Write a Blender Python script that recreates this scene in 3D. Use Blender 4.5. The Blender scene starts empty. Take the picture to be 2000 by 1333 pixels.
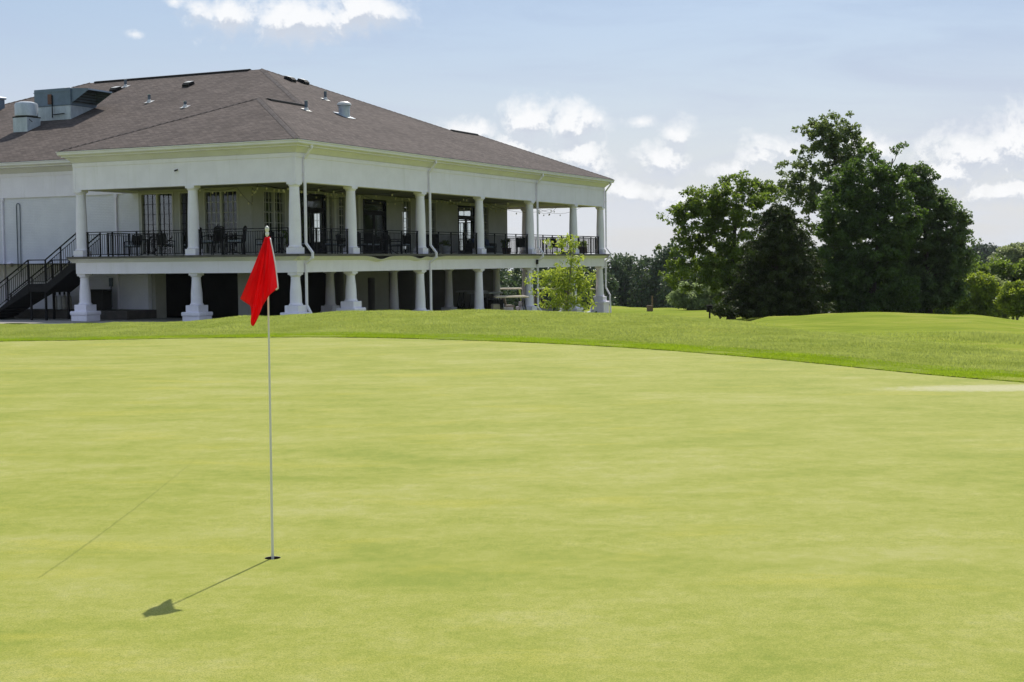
import bpy, math, random
import numpy as np
from mathutils import Vector, Matrix

SC = bpy.context.scene
COL = SC.collection
R = math.radians
random.seed(5)
RNG = np.random.default_rng(11)

# ------------------------------------------------------------------ camera
F, PITCH, ROLL, EYE = 2778.0, 0.0559, 0.0104, 1.98      # focal length in pixels of a 2000 px wide frame
cam = bpy.data.cameras.new('camera')
cam.sensor_width = 36.0
cam.lens = 36.0 * F / 2000.0
cam.clip_start, cam.clip_end = 0.1, 6000
cam.dof.use_dof = False
camo = bpy.data.objects.new('camera', cam)
COL.objects.link(camo)
camo.matrix_world = (Matrix.Translation((0, 0, EYE)) @ Matrix.Rotation(math.pi / 2 - PITCH, 4, 'X')
                     @ Matrix.Rotation(-ROLL, 4, 'Z'))
SC.camera = camo

# ------------------------------------------------------------------ light and exposure
SUN_EL, SUN_AZ = R(53.8), R(16.4)          # azimuth: to the right of straight ahead (+Y)
SUN_DIR = Vector((math.sin(SUN_AZ) * math.cos(SUN_EL), math.cos(SUN_AZ) * math.cos(SUN_EL), math.sin(SUN_EL)))
sun = bpy.data.lights.new('sun', 'SUN')
sun.energy = 4.6
sun.angle = R(0.53)
sun.color = (1.0, 0.945, 0.86)
suno = bpy.data.objects.new('sun', sun)
COL.objects.link(suno)
suno.rotation_euler = SUN_DIR.to_track_quat('Z', 'Y').to_euler()
suno.location = (10, 40, 60)
VS = SC.view_settings
SC.display_settings.display_device = 'sRGB'
VS.view_transform = 'Standard'
VS.look = 'None'
VS.exposure = 0.14
VS.gamma = 1.0
VS.use_curve_mapping = False
SC.cycles.max_bounces = 8
SC.cycles.transparent_max_bounces = 12
SC.cycles.volume_bounces = 0
SC.cycles.use_denoising = True


def px_ray(x, y):
    """direction (Y forward) of a photograph pixel"""
    x -= 1000.0
    y -= 666.5
    cr, sr = math.cos(ROLL), math.sin(ROLL)
    vx, vy = (cr * x - sr * y) / F, -(sr * x + cr * y) / F
    c, s = math.cos(PITCH), math.sin(PITCH)
    return np.array([vx, c + s * vy, -s + c * vy])


def at(x, y, depth):
    r = px_ray(x, y)
    return np.array([0, 0, EYE]) + r * (depth / r[1])


# ------------------------------------------------------------------ node helpers
class NT:
    def __init__(s, tree):
        s.t = tree
        s.n = tree.nodes
        s.l = tree.links

    def node(s, typ, **kw):
        n = s.n.new(typ)
        for k, v in kw.items():
            setattr(n, k, v)
        return n

    def put(s, sock, v):
        if v is None:
            return
        if hasattr(v, 'is_linked') or hasattr(v, 'links'):
            s.l.new(v, sock)
        else:
            sock.default_value = v

    def math(s, op, a, b=None, c=None, clamp=False):
        n = s.node('ShaderNodeMath', operation=op, use_clamp=clamp)
        for i, v in enumerate((a, b, c)):
            s.put(n.inputs[i], v)
        return n.outputs[0]

    def vmath(s, op, a, b=None):
        n = s.node('ShaderNodeVectorMath', operation=op)
        s.put(n.inputs[0], a)
        s.put(n.inputs[1], b)
        return n.outputs[1] if op in ('DOT_PRODUCT', 'LENGTH', 'DISTANCE') else n.outputs[0]

    def mix(s, fac, a, b):
        n = s.node('ShaderNodeMix', data_type='RGBA')
        s.put(n.inputs[0], fac)
        s.put(n.inputs[6], a if not isinstance(a, tuple) else (*a, 1)[:4])
        s.put(n.inputs[7], b if not isinstance(b, tuple) else (*b, 1)[:4])
        return n.outputs[2]

    def noise(s, vec, scale, detail=4, rough=0.55, dist=0.0, dim='3D'):
        n = s.node('ShaderNodeTexNoise', noise_dimensions=dim)
        s.put(n.inputs['Vector'], vec)
        n.inputs['Scale'].default_value = scale
        n.inputs['Detail'].default_value = detail
        n.inputs['Roughness'].default_value = rough
        n.inputs['Distortion'].default_value = dist
        return n.outputs[0]

    def ramp(s, fac, stops):
        n = s.node('ShaderNodeValToRGB')
        s.put(n.inputs[0], fac)
        e = n.color_ramp.elements
        while len(e) < len(stops):
            e.new(0.5)
        for q, (p, c) in zip(e, stops):
            q.position = p
            q.color = (*c, 1)
        return n.outputs[0]

    def smooth(s, v, lo, hi, a=0.0, b=1.0):
        n = s.node('ShaderNodeMapRange', interpolation_type='SMOOTHSTEP')
        s.put(n.inputs[0], v)
        n.inputs[1].default_value, n.inputs[2].default_value = lo, hi
        n.inputs[3].default_value, n.inputs[4].default_value = a, b
        return n.outputs[0]

    def mapping(s, vec, scale=(1, 1, 1), rot=(0, 0, 0)):
        n = s.node('ShaderNodeMapping')
        s.put(n.inputs[0], vec)
        n.inputs['Scale'].default_value = scale
        n.inputs['Rotation'].default_value = rot
        return n.outputs[0]


# ------------------------------------------------------------------ sky with clouds
def build_world():
    w = bpy.data.worlds.new('World')
    SC.world = w
    w.use_nodes = True
    T = NT(w.node_tree)
    T.n.clear()
    out = T.node('ShaderNodeOutputWorld')
    bg = T.node('ShaderNodeBackground')
    sky = T.node('ShaderNodeTexSky', sky_type='NISHITA', sun_disc=False)
    sky.sun_elevation, sky.sun_rotation = SUN_EL, SUN_AZ
    sky.altitude, sky.air_density, sky.dust_density, sky.ozone_density = 200, 1.0, 1.6, 1.2
    d = T.node('ShaderNodeTexCoord').outputs['Generated']
    dn = T.vmath('NORMALIZE', d)
    sp = T.node('ShaderNodeSeparateXYZ')
    T.l.new(dn, sp.inputs[0])
    az = T.math('ARCTAN2', sp.outputs[0], sp.outputs[1])
    el = T.math('ARCSINE', sp.outputs[2])
    # the cloud field goes round the sky: it repeats every 48 degrees of azimuth
    per = R(48)
    azm = T.math('SUBTRACT', T.math('MODULO', T.math('ADD', az, per * 8.5), per), per / 2)

    def field(el_):
        cb = T.node('ShaderNodeCombineXYZ')
        T.l.new(az, cb.inputs[0])
        T.put(cb.inputs[1], el_)
        v = cb.outputs[0]
        warp = T.noise(v, 30, 5, 0.62, 0.3)
        fine = T.noise(v, 85, 5, 0.65, 0.2)
        nz = T.math('ADD', T.math('MULTIPLY', T.math('SUBTRACT', warp, 0.5), 2.5),
                    T.math('MULTIPLY', T.math('SUBTRACT', fine, 0.5), 1.35))
        best = None
        for (px, py, rx, ry, amp) in CLOUDS:
            r_ = px_ray(px, py)
            a0, e0 = math.atan2(r_[0], r_[1]), math.asin(r_[2] / np.linalg.norm(r_))
            dx = T.math('MULTIPLY', T.math('SUBTRACT', azm, a0), F / rx)
            dy = T.math('MULTIPLY', T.math('SUBTRACT', el_, e0), F / ry)
            q = T.math('SUBTRACT', amp, T.math('SQRT', T.math('ADD', T.math('MULTIPLY', dx, dx), T.math('MULTIPLY', dy, dy))))
            best = q if best is None else T.math('MAXIMUM', best, q)
        return T.math('ADD', best, nz)

    # pixel centre, radii and strength of each cloud
    CLOUDS = [(455, 25, 80, 38, 1.1), (580, 38, 120, 44, 1.2), (700, 20, 100, 42, 1.15), (340, 4, 22, 14, .75), (262, 68, 26, 13, .65),
              (920, 258, 60, 26, 1.0), (1040, 238, 60, 48, 1.1), (1112, 245, 66, 42, 1.05), (1140, 308, 54, 44, 1.05), (1172, 232, 18, 15, .7), (1000, 300, 80, 44, 1.0),
              (1255, 238, 50, 18, .65), (1290, 318, 52, 46, .95), (1332, 262, 44, 36, .85),
              (1490, 298, 58, 36, .95), (1430, 330, 65, 24, .75), (1700, 292, 60, 30, .95), (1905, 298, 96, 46, 1.1), (1985, 275, 80, 56, 1.2),
              (1860, 335, 90, 34, .9), (1250, 375, 130, 40, .75), (1960, 375, 110, 34, .75), (1330, 400, 120, 30, .6)]
    f0 = field(el)
    f1 = field(T.math('ADD', el, 0.0075))
    dens = T.smooth(f0, -0.34, 0.92)
    lit = T.smooth(T.math('SUBTRACT', f0, f1), -0.28, 0.34)
    thick = T.smooth(f0, 0.25, 1.3)
    shade = T.math('ADD', T.math('MULTIPLY', lit, 1.05), T.math('SUBTRACT', 0.20, T.math('MULTIPLY', thick, 0.18)), clamp=True)
    ccol = T.mix(shade, (5.3, 5.8, 6.7), (9.0, 9.05, 9.15))
    # unseen bright cumulus added higher up as fill light, all the way round
    hv = T.vmath('DIVIDE', dn, T.math('MAXIMUM', sp.outputs[2], 0.12)) if False else dn
    hi = T.noise(T.mapping(hv, (1, 1, 1.6)), 5.5, 6, 0.6, 0.3)
    hmask = T.smooth(el, 0.215, 0.34)
    hd = T.math('MULTIPLY', T.smooth(hi, 0.51, 0.66), hmask)
    # thin high veil, streaked along the horizon
    cb = T.node('ShaderNodeCombineXYZ')
    T.l.new(az, cb.inputs[0])
    T.put(cb.inputs[1], T.math('MULTIPLY', el, 6.0))
    T.put(cb.inputs[2], sp.outputs[2])
    veil = T.noise(cb.outputs[0], 4.2, 6, 0.62, 0.6)
    horiz = T.smooth(el, 0.0, 0.26, 1.0, 0.0)
    vf = T.math('ADD', T.math('MULTIPLY', T.smooth(veil, 0.38, 0.70), 0.40), T.math('ADD', T.math('MULTIPLY', horiz, 0.48), 0.34), clamp=True)
    vcol = T.mix(T.smooth(el, 0.02, 0.20), (6.6, 6.85, 7.3), (4.1, 5.25, 7.1))
    base = T.mix(vf, T.mix(1.0, sky.outputs[0], sky.outputs[0]), vcol)
    col = T.mix(T.math('MULTIPLY', dens, 0.93), base, ccol)
    col = T.mix(T.math('MULTIPLY', hd, 0.9), col, (9.0, 9.5, 10.4))
    T.l.new(col, bg.inputs[0])
    bg.inputs[1].default_value = 0.1
    T.l.new(bg.outputs[0], out.inputs[0])
    w.cycles.sampling_method = 'MANUAL'
    w.cycles.sample_map_resolution = 512


build_world()

# ------------------------------------------------------------------ materials
MATS = {}


def mat(name, fn):
    m = bpy.data.materials.new(name)
    m.use_nodes = True
    T = NT(m.node_tree)
    T.n.clear()
    out = T.node('ShaderNodeOutputMaterial')
    fn(T, out)
    MATS[name] = m
    return m


def principled(T, col, rough=0.6, metal=0.0, spec=0.5, bump=None, bstr=0.3, bdist=0.01):
    p = T.node('ShaderNodeBsdfPrincipled')
    T.put(p.inputs['Base Color'], (*col, 1) if isinstance(col, tuple) else col)
    T.put(p.inputs['Roughness'], rough)
    p.inputs['Metallic'].default_value = metal
    p.inputs['Specular IOR Level'].default_value = spec
    if bump is not None:
        b = T.node('ShaderNodeBump')
        b.inputs['Strength'].default_value = bstr
        b.inputs['Distance'].default_value = bdist
        T.l.new(bump, b.inputs['Height'])
        T.l.new(b.outputs[0], p.inputs['Normal'])
    return p


def pos(T):
    return T.node('ShaderNodeNewGeometry').outputs['Position']


def objc(T):
    return T.node('ShaderNodeTexCoord').outputs['Object']


def simple(name, c1, c2=None, rough=0.6, metal=0.0, scale=6, spec=0.5, bstr=0.15, stretch=(1, 1, 1)):
    c2 = c2 or tuple(v * 0.82 for v in c1)

    def fn(T, out):
        v = T.mapping(objc(T), stretch)
        n = T.noise(v, scale, 5, 0.6)
        n2 = T.noise(v, scale * 9, 3, 0.6)
        f = T.math('ADD', T.math('MULTIPLY', n, 0.75), T.math('MULTIPLY', n2, 0.25))
        col = T.mix(T.smooth(f, 0.36, 0.64), c1, c2)
        rg = T.math('ADD', T.math('MULTIPLY', n2, 0.16), rough - 0.08)
        p = principled(T, col, rg, metal, spec, n2, bstr, 0.004)
        T.l.new(p.outputs[0], out.inputs[0])
    return mat(name, fn)


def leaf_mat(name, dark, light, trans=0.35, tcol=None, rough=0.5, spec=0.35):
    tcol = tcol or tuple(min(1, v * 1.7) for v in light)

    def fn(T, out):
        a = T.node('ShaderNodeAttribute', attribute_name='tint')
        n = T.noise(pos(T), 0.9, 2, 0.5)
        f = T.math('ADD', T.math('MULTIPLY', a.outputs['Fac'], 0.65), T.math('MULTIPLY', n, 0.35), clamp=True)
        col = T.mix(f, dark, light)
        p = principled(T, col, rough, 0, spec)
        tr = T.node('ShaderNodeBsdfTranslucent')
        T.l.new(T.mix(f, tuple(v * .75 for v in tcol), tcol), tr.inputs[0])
        mx = T.node('ShaderNodeMixShader')
        mx.inputs[0].default_value = trans
        T.l.new(p.outputs[0], mx.inputs[1])
        T.l.new(tr.outputs[0], mx.inputs[2])
        T.l.new(mx.outputs[0], out.inputs[0])
    return mat(name, fn)


def m_green(T, out):
    v = pos(T)
    sp = T.node('ShaderNodeSeparateXYZ')
    T.l.new(v, sp.inputs[0])
    big = T.noise(T.mapping(v, (0.32, 0.6, 0.3)), 1.0, 5, 0.6, 0.4)
    mid = T.noise(T.mapping(v, (1.0, 1.7, 1)), 1.3, 5, 0.62, 0.3)
    sm = T.noise(v, 9, 4, 0.65)
    fine = T.noise(v, 120, 3, 0.75)
    blade = T.noise(v, 420, 2, 0.7)
    f = T.math('ADD', T.math('MULTIPLY', big, 0.36), T.math('ADD', T.math('MULTIPLY', mid, 0.36), T.math('MULTIPLY', sm, 0.28)))
    c = T.ramp(f, [(0.38, (0.222, 0.256, 0.034)), (0.47, (0.284, 0.298, 0.052)), (0.54, (0.326, 0.328, 0.076)), (0.63, (0.372, 0.360, 0.122))])
    yel = T.smooth(T.noise(T.mapping(v, (0.5, 1.5, 1)), 0.9, 4, 0.6, 0.5), 0.54, 0.72)
    c = T.mix(T.math('MULTIPLY', yel, 0.4), c, (0.40, 0.365, 0.05))
    # dry sandy patch near the right edge and a few small bare spots
    P = green_pt(1960, 758)
    dx = T.math('MULTIPLY', T.math('SUBTRACT', sp.outputs[0], float(P[0])), 0.5)
    dy = T.math('MULTIPLY', T.math('SUBTRACT', sp.outputs[1], float(P[1])), 1.7)
    dd = T.math('SQRT', T.math('ADD', T.math('MULTIPLY', dx, dx), T.math('MULTIPLY', dy, dy)))
    patch = T.smooth(T.math('ADD', dd, T.math('MULTIPLY', T.math('SUBTRACT', sm, 0.5), 1.2)), 0.45, 1.05, 1.0, 0.0)
    c = T.mix(T.math('MULTIPLY', patch, 0.72), c, (0.50, 0.46, 0.30))
    # faint thin dark line, gently curved, fading with distance
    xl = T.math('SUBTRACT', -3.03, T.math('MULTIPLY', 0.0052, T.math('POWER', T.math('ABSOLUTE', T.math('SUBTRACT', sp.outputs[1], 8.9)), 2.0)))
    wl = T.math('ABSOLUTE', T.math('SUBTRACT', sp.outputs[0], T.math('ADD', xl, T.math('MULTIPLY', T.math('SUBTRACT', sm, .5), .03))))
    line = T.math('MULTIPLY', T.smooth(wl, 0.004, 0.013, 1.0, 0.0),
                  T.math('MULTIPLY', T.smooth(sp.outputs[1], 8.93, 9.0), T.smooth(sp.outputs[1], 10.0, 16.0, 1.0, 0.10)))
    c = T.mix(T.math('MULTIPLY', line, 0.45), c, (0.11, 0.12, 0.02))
    # grain of the short turf
    g = T.math('ADD', T.math('MULTIPLY', fine, 0.6), T.math('MULTIPLY', blade, 0.4))
    c = T.mix(T.smooth(g, 0.54, 0.38), c, T.mix(0.72, c, (0.09, 0.14, 0.012)))
    c = T.mix(T.smooth(g, 0.55, 0.68, 0, 0.5), c, (0.50, 0.50, 0.17))
    h = T.math('ADD', T.math('MULTIPLY', g, 1.0), T.math('MULTIPLY', sm, 0.5))
    p = principled(T, c, 0.8, 0, 0.12, h, 0.55, 0.007)
    T.l.new(p.outputs[0], out.inputs[0])


def m_rough(T, out):
    v = pos(T)
    big = T.noise(v, 0.16, 5, 0.6, 0.5)
    mid = T.noise(v, 1.1, 5, 0.65, 0.3)
    fine = T.noise(v, 14, 4, 0.7)
    tiny = T.noise(v, 60, 3, 0.7)
    f = T.math('ADD', T.math('MULTIPLY', big, 0.4), T.math('ADD', T.math('MULTIPLY', mid, 0.3), T.math('MULTIPLY', fine, 0.3)))
    c = T.ramp(f, [(0.36, (0.145, 0.200, 0.026)), (0.48, (0.215, 0.255, 0.036)), (0.58, (0.270, 0.290, 0.050)), (0.68, (0.330, 0.310, 0.095))])
    fair = T.node('ShaderNodeAttribute', attribute_name='fairway').outputs['Fac']
    cf = T.ramp(T.math('ADD', T.math('MULTIPLY', T.noise(T.mapping(v, (.25, .9, 1)), 1.2, 5, .65, .4), .6), T.math('MULTIPLY', big, .4)), [(0.40, (0.160, 0.210, 0.018)), (0.50, (0.215, 0.260, 0.026)), (0.60, (0.285, 0.290, 0.055))])
    c = T.mix(fair, c, cf)
    c = T.mix(T.smooth(tiny, 0.54, 0.36, 0, 0.4), c, (0.08, 0.12, 0.016))
    straw = T.node('ShaderNodeAttribute', attribute_name='straw').outputs['Fac']
    c = T.mix(T.math('MULTIPLY', straw, T.smooth(fine, .42, .6)), c, (0.50, 0.45, 0.26))
    lip = T.node('ShaderNodeAttribute', attribute_name='lip').outputs['Fac']
    c = T.mix(lip, c, (0.10, 0.13, 0.02))
    p = principled(T, c, 0.9, 0, 0.03, T.math('ADD', fine, T.math('MULTIPLY', tiny, 0.6)), 0.6, 0.03)
    T.l.new(p.outputs[0], out.inputs[0])


def m_brick_paint(T, out):
    v = objc(T)
    sp = T.node('ShaderNodeSeparateXYZ')
    T.l.new(v, sp.inputs[0])
    cb = T.node('ShaderNodeCombineXYZ')
    T.l.new(T.math('ADD', sp.outputs[0], sp.outputs[1]), cb.inputs[0])
    T.l.new(sp.outputs[2], cb.inputs[1])
    br = T.node('ShaderNodeTexBrick')
    T.l.new(cb.outputs[0], br.inputs[0])
    br.inputs['Scale'].default_value = 1.0
    br.inputs['Brick Width'].default_value = 0.215
    br.inputs['Row Height'].default_value = 0.075
    br.inputs['Mortar Size'].default_value = 0.007
    br.inputs['Color1'].default_value = (0.9, 0.9, 0.9, 1)
    br.inputs['Color2'].default_value = (0.6, 0.6, 0.6, 1)
    br.inputs['Mortar'].default_value = (0.0, 0.0, 0.0, 1)
    n = T.noise(v, 0.9, 5, 0.6)
    n2 = T.noise(v, 13, 4, 0.65)
    c = T.mix(T.smooth(n, 0.35, 0.7), (0.69, 0.69, 0.775), (0.76, 0.76, 0.84))
    c = T.mix(T.smooth(n2, 0.58, 0.75, 0, 0.35), c, (0.52, 0.51, 0.49))
    c = T.mix(T.math('MULTIPLY', T.math('SUBTRACT', 1.0, br.outputs[0]), 0.13), c, (0.45, 0.45, 0.44))
    h = T.math('ADD', br.outputs[0], T.math('MULTIPLY', n2, 0.5))
    p = principled(T, c, 0.62, 0, 0.3, h, 0.8, 0.012)
    T.l.new(p.outputs[0], out.inputs[0])


def m_shingle(T, out):
    uv = T.node('ShaderNodeUVMap').outputs[0]
    br = T.node('ShaderNodeTexBrick', offset=0.5)
    T.l.new(uv, br.inputs[0])
    br.inputs['Scale'].default_value = 1.0
    br.inputs['Brick Width'].default_value = 0.30
    br.inputs['Row Height'].default_value = 0.142
    br.inputs['Mortar Size'].default_value = 0.012
    br.inputs['Bias'].default_value = 0.0
    br.inputs['Color1'].default_value = (1, 1, 1, 1)
    br.inputs['Color2'].default_value = (0.25, 0.25, 0.25, 1)
    br.inputs['Mortar'].default_value = (0, 0, 0, 1)
    sp = T.node('ShaderNodeSeparateXYZ')
    T.l.new(uv, sp.inputs[0])
    saw = T.math('FRACT', T.math('DIVIDE', sp.outputs[1], 0.142))
    st = T.noise(T.mapping(uv, (0.9, 0.10, 1)), 1.0, 4, 0.6)       # runoff streaks down the slope
    n = T.noise(uv, 0.35, 5, 0.6)
    n2 = T.noise(uv, 26, 3, 0.7)
    f = T.math('ADD', T.math('MULTIPLY', br.outputs[0], 0.34), T.math('ADD', T.math('MULTIPLY', n, 0.36), T.math('MULTIPLY', n2, 0.3)))
    c = T.ramp(f, [(0.22, (0.030, 0.023, 0.021)), (0.48, (0.078, 0.063, 0.056)), (0.78, (0.144, 0.118, 0.106))])
    c = T.mix(T.smooth(st, 0.5, 0.75, 0, 0.35), c, (0.055, 0.044, 0.042))
    h = T.math('ADD', T.math('MULTIPLY', T.math('SUBTRACT', 1.0, saw), 0.9), T.math('MULTIPLY', br.outputs[0], 0.6))
    p = principled(T, c, 0.9, 0, 0.15, T.math('ADD', h, T.math('MULTIPLY', n2, 0.5)), 0.9, 0.018)
    T.l.new(p.outputs[0], out.inputs[0])


def m_glass(T, out, base=0.032):
    tr = T.node('ShaderNodeBsdfTransparent')
    tr.inputs[0].default_value = (0.93, 0.95, 0.95, 1)
    gl = T.node('ShaderNodeBsdfGlossy')
    gl.inputs['Roughness'].default_value = 0.03
    gl.inputs[0].default_value = (0.9, 0.95, 1, 1)
    lw = T.node('ShaderNodeLayerWeight')
    lw.inputs[0].default_value = 0.5
    fr = T.math('ADD', base, T.math('MULTIPLY', T.math('POWER', lw.outputs['Facing'], 4.0), 0.55))
    n = T.noise(objc(T), 1.3, 2, 0.5)
    b = T.node('ShaderNodeBump')
    b.inputs['Strength'].default_value = 0.12
    b.inputs['Distance'].default_value = 0.02
    T.l.new(n, b.inputs['Height'])
    T.l.new(b.outputs[0], gl.inputs['Normal'])
    mx = T.node('ShaderNodeMixShader')
    T.l.new(fr, mx.inputs[0])
    T.l.new(tr.outputs[0], mx.inputs[1])
    T.l.new(gl.outputs[0], mx.inputs[2])
    T.l.new(mx.outputs[0], out.inputs[0])


def m_flag(T, out):
    n = T.noise(objc(T), 9, 3, 0.5)
    w = T.noise(objc(T), 420, 2, 0.6)
    c = T.mix(T.smooth(n, .35, .7), (0.74, 0.004, 0.014), (0.82, 0.010, 0.02))
    p = principled(T, c, 0.55, 0, 0.3, w, 0.12, 0.001)
    p.inputs['Sheen Weight'].default_value = 0.05
    tr = T.node('ShaderNodeBsdfTranslucent')
    tr.inputs[0].default_value = (0.95, 0.008, 0.03, 1)
    mx = T.node('ShaderNodeMixShader')
    mx.inputs[0].default_value = 0.42
    T.l.new(p.outputs[0], mx.inputs[1])
    T.l.new(tr.outputs[0], mx.inputs[2])
    T.l.new(mx.outputs[0], out.inputs[0])


def green_pt(x, y):
    """point of the putting surface under a photograph pixel"""
    r = px_ray(x, y)
    d = 12.0
    for _ in range(40):
        z = green_z(d)
        d = (z - EYE) / r[2] * r[1]
    return np.array([r[0] * d / r[1], d, green_z(d)])


def green_z(Y):
    return 0.010 * max(0.0, Y - 9.5) if Y > 9.5 else 0.004 * (Y - 9.5) * 0.5


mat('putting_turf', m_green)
mat('rough_turf', m_rough)
mat('painted_brick', m_brick_paint)
mat('shingle', m_shingle)
mat('glass', m_glass)
mat('glass_coated', lambda T, out: m_glass(T, out, 0.085))
mat('flag_cloth', m_flag)


def paint(name, c1, c2, dirt):
    """outdoor paint with faint rain streaks and blotches"""
    def fn(T, out):
        v = objc(T)
        n = T.noise(v, 1.3, 5, .6)
        st = T.noise(T.mapping(v, (1, 1, .07)), 3.4, 5, .65)
        n2 = T.noise(v, 16, 4, .65)
        c = T.mix(T.smooth(n, .35, .66), c1, c2)
        c = T.mix(T.smooth(st, .50, .74, 0, .24), c, dirt)
        c = T.mix(T.smooth(n2, .62, .8, 0, .15), c, dirt)
        p = principled(T, c, .55, 0, .4, T.math('ADD', n2, T.math('MULTIPLY', n, 1.5)), .12, .01)
        T.l.new(p.outputs[0], out.inputs[0])
    return mat(name, fn)


paint('white_paint', (0.83, 0.795, 0.91), (0.78, 0.745, 0.855), (0.58, 0.565, 0.58))
paint('column_paint', (0.82, 0.79, 0.90), (0.75, 0.72, 0.82), (0.54, 0.53, 0.54))
simple('gutter_paint', (0.74, 0.72, 0.74), (0.68, 0.66, 0.68), 0.45, scale=1.2)
simple('ceiling_paint', (0.27, 0.265, 0.22), (0.23, 0.225, 0.19), 0.7, scale=1.5)  # beige ceiling darkened in its colour for the porch shade
simple('porch_wall_shaded', (0.40, 0.395, 0.37), (0.345, 0.34, 0.315), 0.7, scale=1.2)  # wall paint toned down, porch shade put into the base colour
simple('trim_paint', (0.52, 0.51, 0.46), (0.46, 0.45, 0.41), 0.55, scale=2)
simple('deck_board', (0.22, 0.19, 0.16), (0.15, 0.13, 0.11), 0.75, scale=3, stretch=(1, 6, 1))
simple('deck_edge', (0.10, 0.09, 0.08), (0.06, 0.055, 0.05), 0.7, scale=3)
simple('black_metal', (0.006, 0.006, 0.008), (0.012, 0.012, 0.014), 0.55, 0.0, scale=8, spec=.12)
simple('black_plastic', (0.008, 0.008, 0.008), (0.014, 0.013, 0.012), 0.7, scale=8, spec=.2)
simple('galvanized', (0.50, 0.55, 0.60), (0.36, 0.41, 0.46), 0.45, 0.3, scale=3, stretch=(1, 1, .4))
simple('unit_paint', (0.13, 0.18, 0.24), (0.10, 0.145, 0.195), 0.5, 0.2, scale=2)
simple('pipe_grey', (0.10, 0.13, 0.17), (0.07, 0.09, 0.12), 0.5, 0.3, scale=5)
simple('lead_flashing', (0.62, 0.62, 0.60), (0.48, 0.48, 0.47), 0.5, 0.3, scale=5)
simple('rust', (0.16, 0.08, 0.05), (0.10, 0.05, 0.035), 0.8, scale=9)
simple('concrete', (0.36, 0.34, 0.31), (0.28, 0.265, 0.24), 0.85, scale=2.2, bstr=.4)
simple('asphalt', (0.29, 0.265, 0.245), (0.22, 0.20, 0.185), 0.9, scale=3.5, bstr=.5)
simple('dark_room', (0.028, 0.026, 0.023), (0.02, 0.019, 0.017), 0.8, scale=2)  # near-black, the shade inside the rooms put into the colour
simple('kerb_paint', (0.62, 0.60, 0.56), (0.5, 0.48, 0.45), 0.8, scale=3)
simple('ledge_dark', (0.07, 0.06, 0.05), (0.045, 0.04, 0.035), 0.8, scale=3)
simple('dark_floor', (0.05, 0.045, 0.04), (0.03, 0.027, 0.025), 0.6, scale=2)
simple('cylinder_steel', (0.42, 0.40, 0.38), (0.28, 0.27, 0.26), 0.45, 0.3, scale=6)
simple('cushion_grey', (0.30, 0.34, 0.38), (0.24, 0.27, 0.30), 0.85, scale=9)
simple('cushion_blue', (0.02, 0.045, 0.12), (0.015, 0.03, 0.085), 0.85, scale=9)
simple('cushion_teal', (0.10, 0.15, 0.16), (0.07, 0.11, 0.12), 0.85, scale=9)
simple('pot_white', (0.55, 0.56, 0.58), (0.46, 0.47, 0.49), 0.5, scale=5)
simple('pot_brown', (0.12, 0.065, 0.045), (0.08, 0.045, 0.03), 0.75, scale=6, stretch=(1, 1, 5))
simple('cart_cream', (0.62, 0.55, 0.42), (0.56, 0.49, 0.37), 0.32, scale=3)
simple('cart_white', (0.66, 0.67, 0.68), (0.58, 0.59, 0.60), 0.3, scale=3)
simple('cart_seat', (0.34, 0.29, 0.22), (0.28, 0.24, 0.18), 0.6, scale=6)
simple('cart_dark', (0.02, 0.024, 0.03), (0.03, 0.034, 0.04), 0.3, scale=4)
simple('rubber', (0.018, 0.018, 0.018), (0.03, 0.03, 0.03), 0.85, scale=12)
simple('bark', (0.075, 0.06, 0.045), (0.04, 0.032, 0.025), 0.9, scale=7, stretch=(1, 1, .25), bstr=.6)
simple('sapling_bark', (0.22, 0.18, 0.12), (0.14, 0.115, 0.08), 0.85, scale=14, stretch=(1, 1, .25))
simple('post_wood', (0.22, 0.15, 0.10), (0.14, 0.095, 0.065), 0.8, scale=6, stretch=(1, 1, .2))
simple('pole_white', (0.70, 0.70, 0.64), (0.62, 0.62, 0.55), 0.35, scale=4, stretch=(1, 1, .2))
simple('hem_white', (0.72, 0.66, 0.64), (0.66, 0.58, 0.57), 0.7, scale=12)
simple('cup_dark', (0.045, 0.025, 0.015), (0.03, 0.016, 0.01), 0.9, scale=20)
simple('bulb_glass', (0.75, 0.70, 0.55), (0.70, 0.65, 0.5), 0.12, scale=4)
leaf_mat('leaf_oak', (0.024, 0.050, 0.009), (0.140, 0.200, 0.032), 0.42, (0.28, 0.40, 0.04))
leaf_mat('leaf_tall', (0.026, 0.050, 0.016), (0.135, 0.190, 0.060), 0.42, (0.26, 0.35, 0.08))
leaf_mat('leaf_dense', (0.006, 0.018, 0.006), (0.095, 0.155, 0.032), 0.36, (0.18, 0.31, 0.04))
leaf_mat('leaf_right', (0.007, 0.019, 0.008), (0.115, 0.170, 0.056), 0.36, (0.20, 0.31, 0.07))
leaf_mat('needle', (0.006, 0.014, 0.004), (0.075, 0.105, 0.020), 0.2, (0.05, 0.08, 0.012), 0.6)
leaf_mat('leaf_sapling', (0.12, 0.19, 0.022), (0.34, 0.42, 0.07), 0.5, (0.56, 0.66, 0.08))
leaf_mat('leaf_bush', (0.14, 0.20, 0.09), (0.30, 0.36, 0.17), 0.45, (0.40, 0.50, 0.20))
leaf_mat('leaf_bright', (0.085, 0.140, 0.016), (0.230, 0.300, 0.034), 0.45, (0.42, 0.52, 0.04))
leaf_mat('leaf_wood', (0.016, 0.040, 0.028), (0.120, 0.180, 0.068), 0.26, (0.10, 0.15, 0.045))
leaf_mat('leaf_pale', (0.14, 0.18, 0.075), (0.28, 0.32, 0.135), 0.45, (0.38, 0.44, 0.17))
leaf_mat('leaf_far', (0.020, 0.042, 0.028), (0.050, 0.080, 0.045), 0.24, (0.09, 0.13, 0.06))
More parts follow.
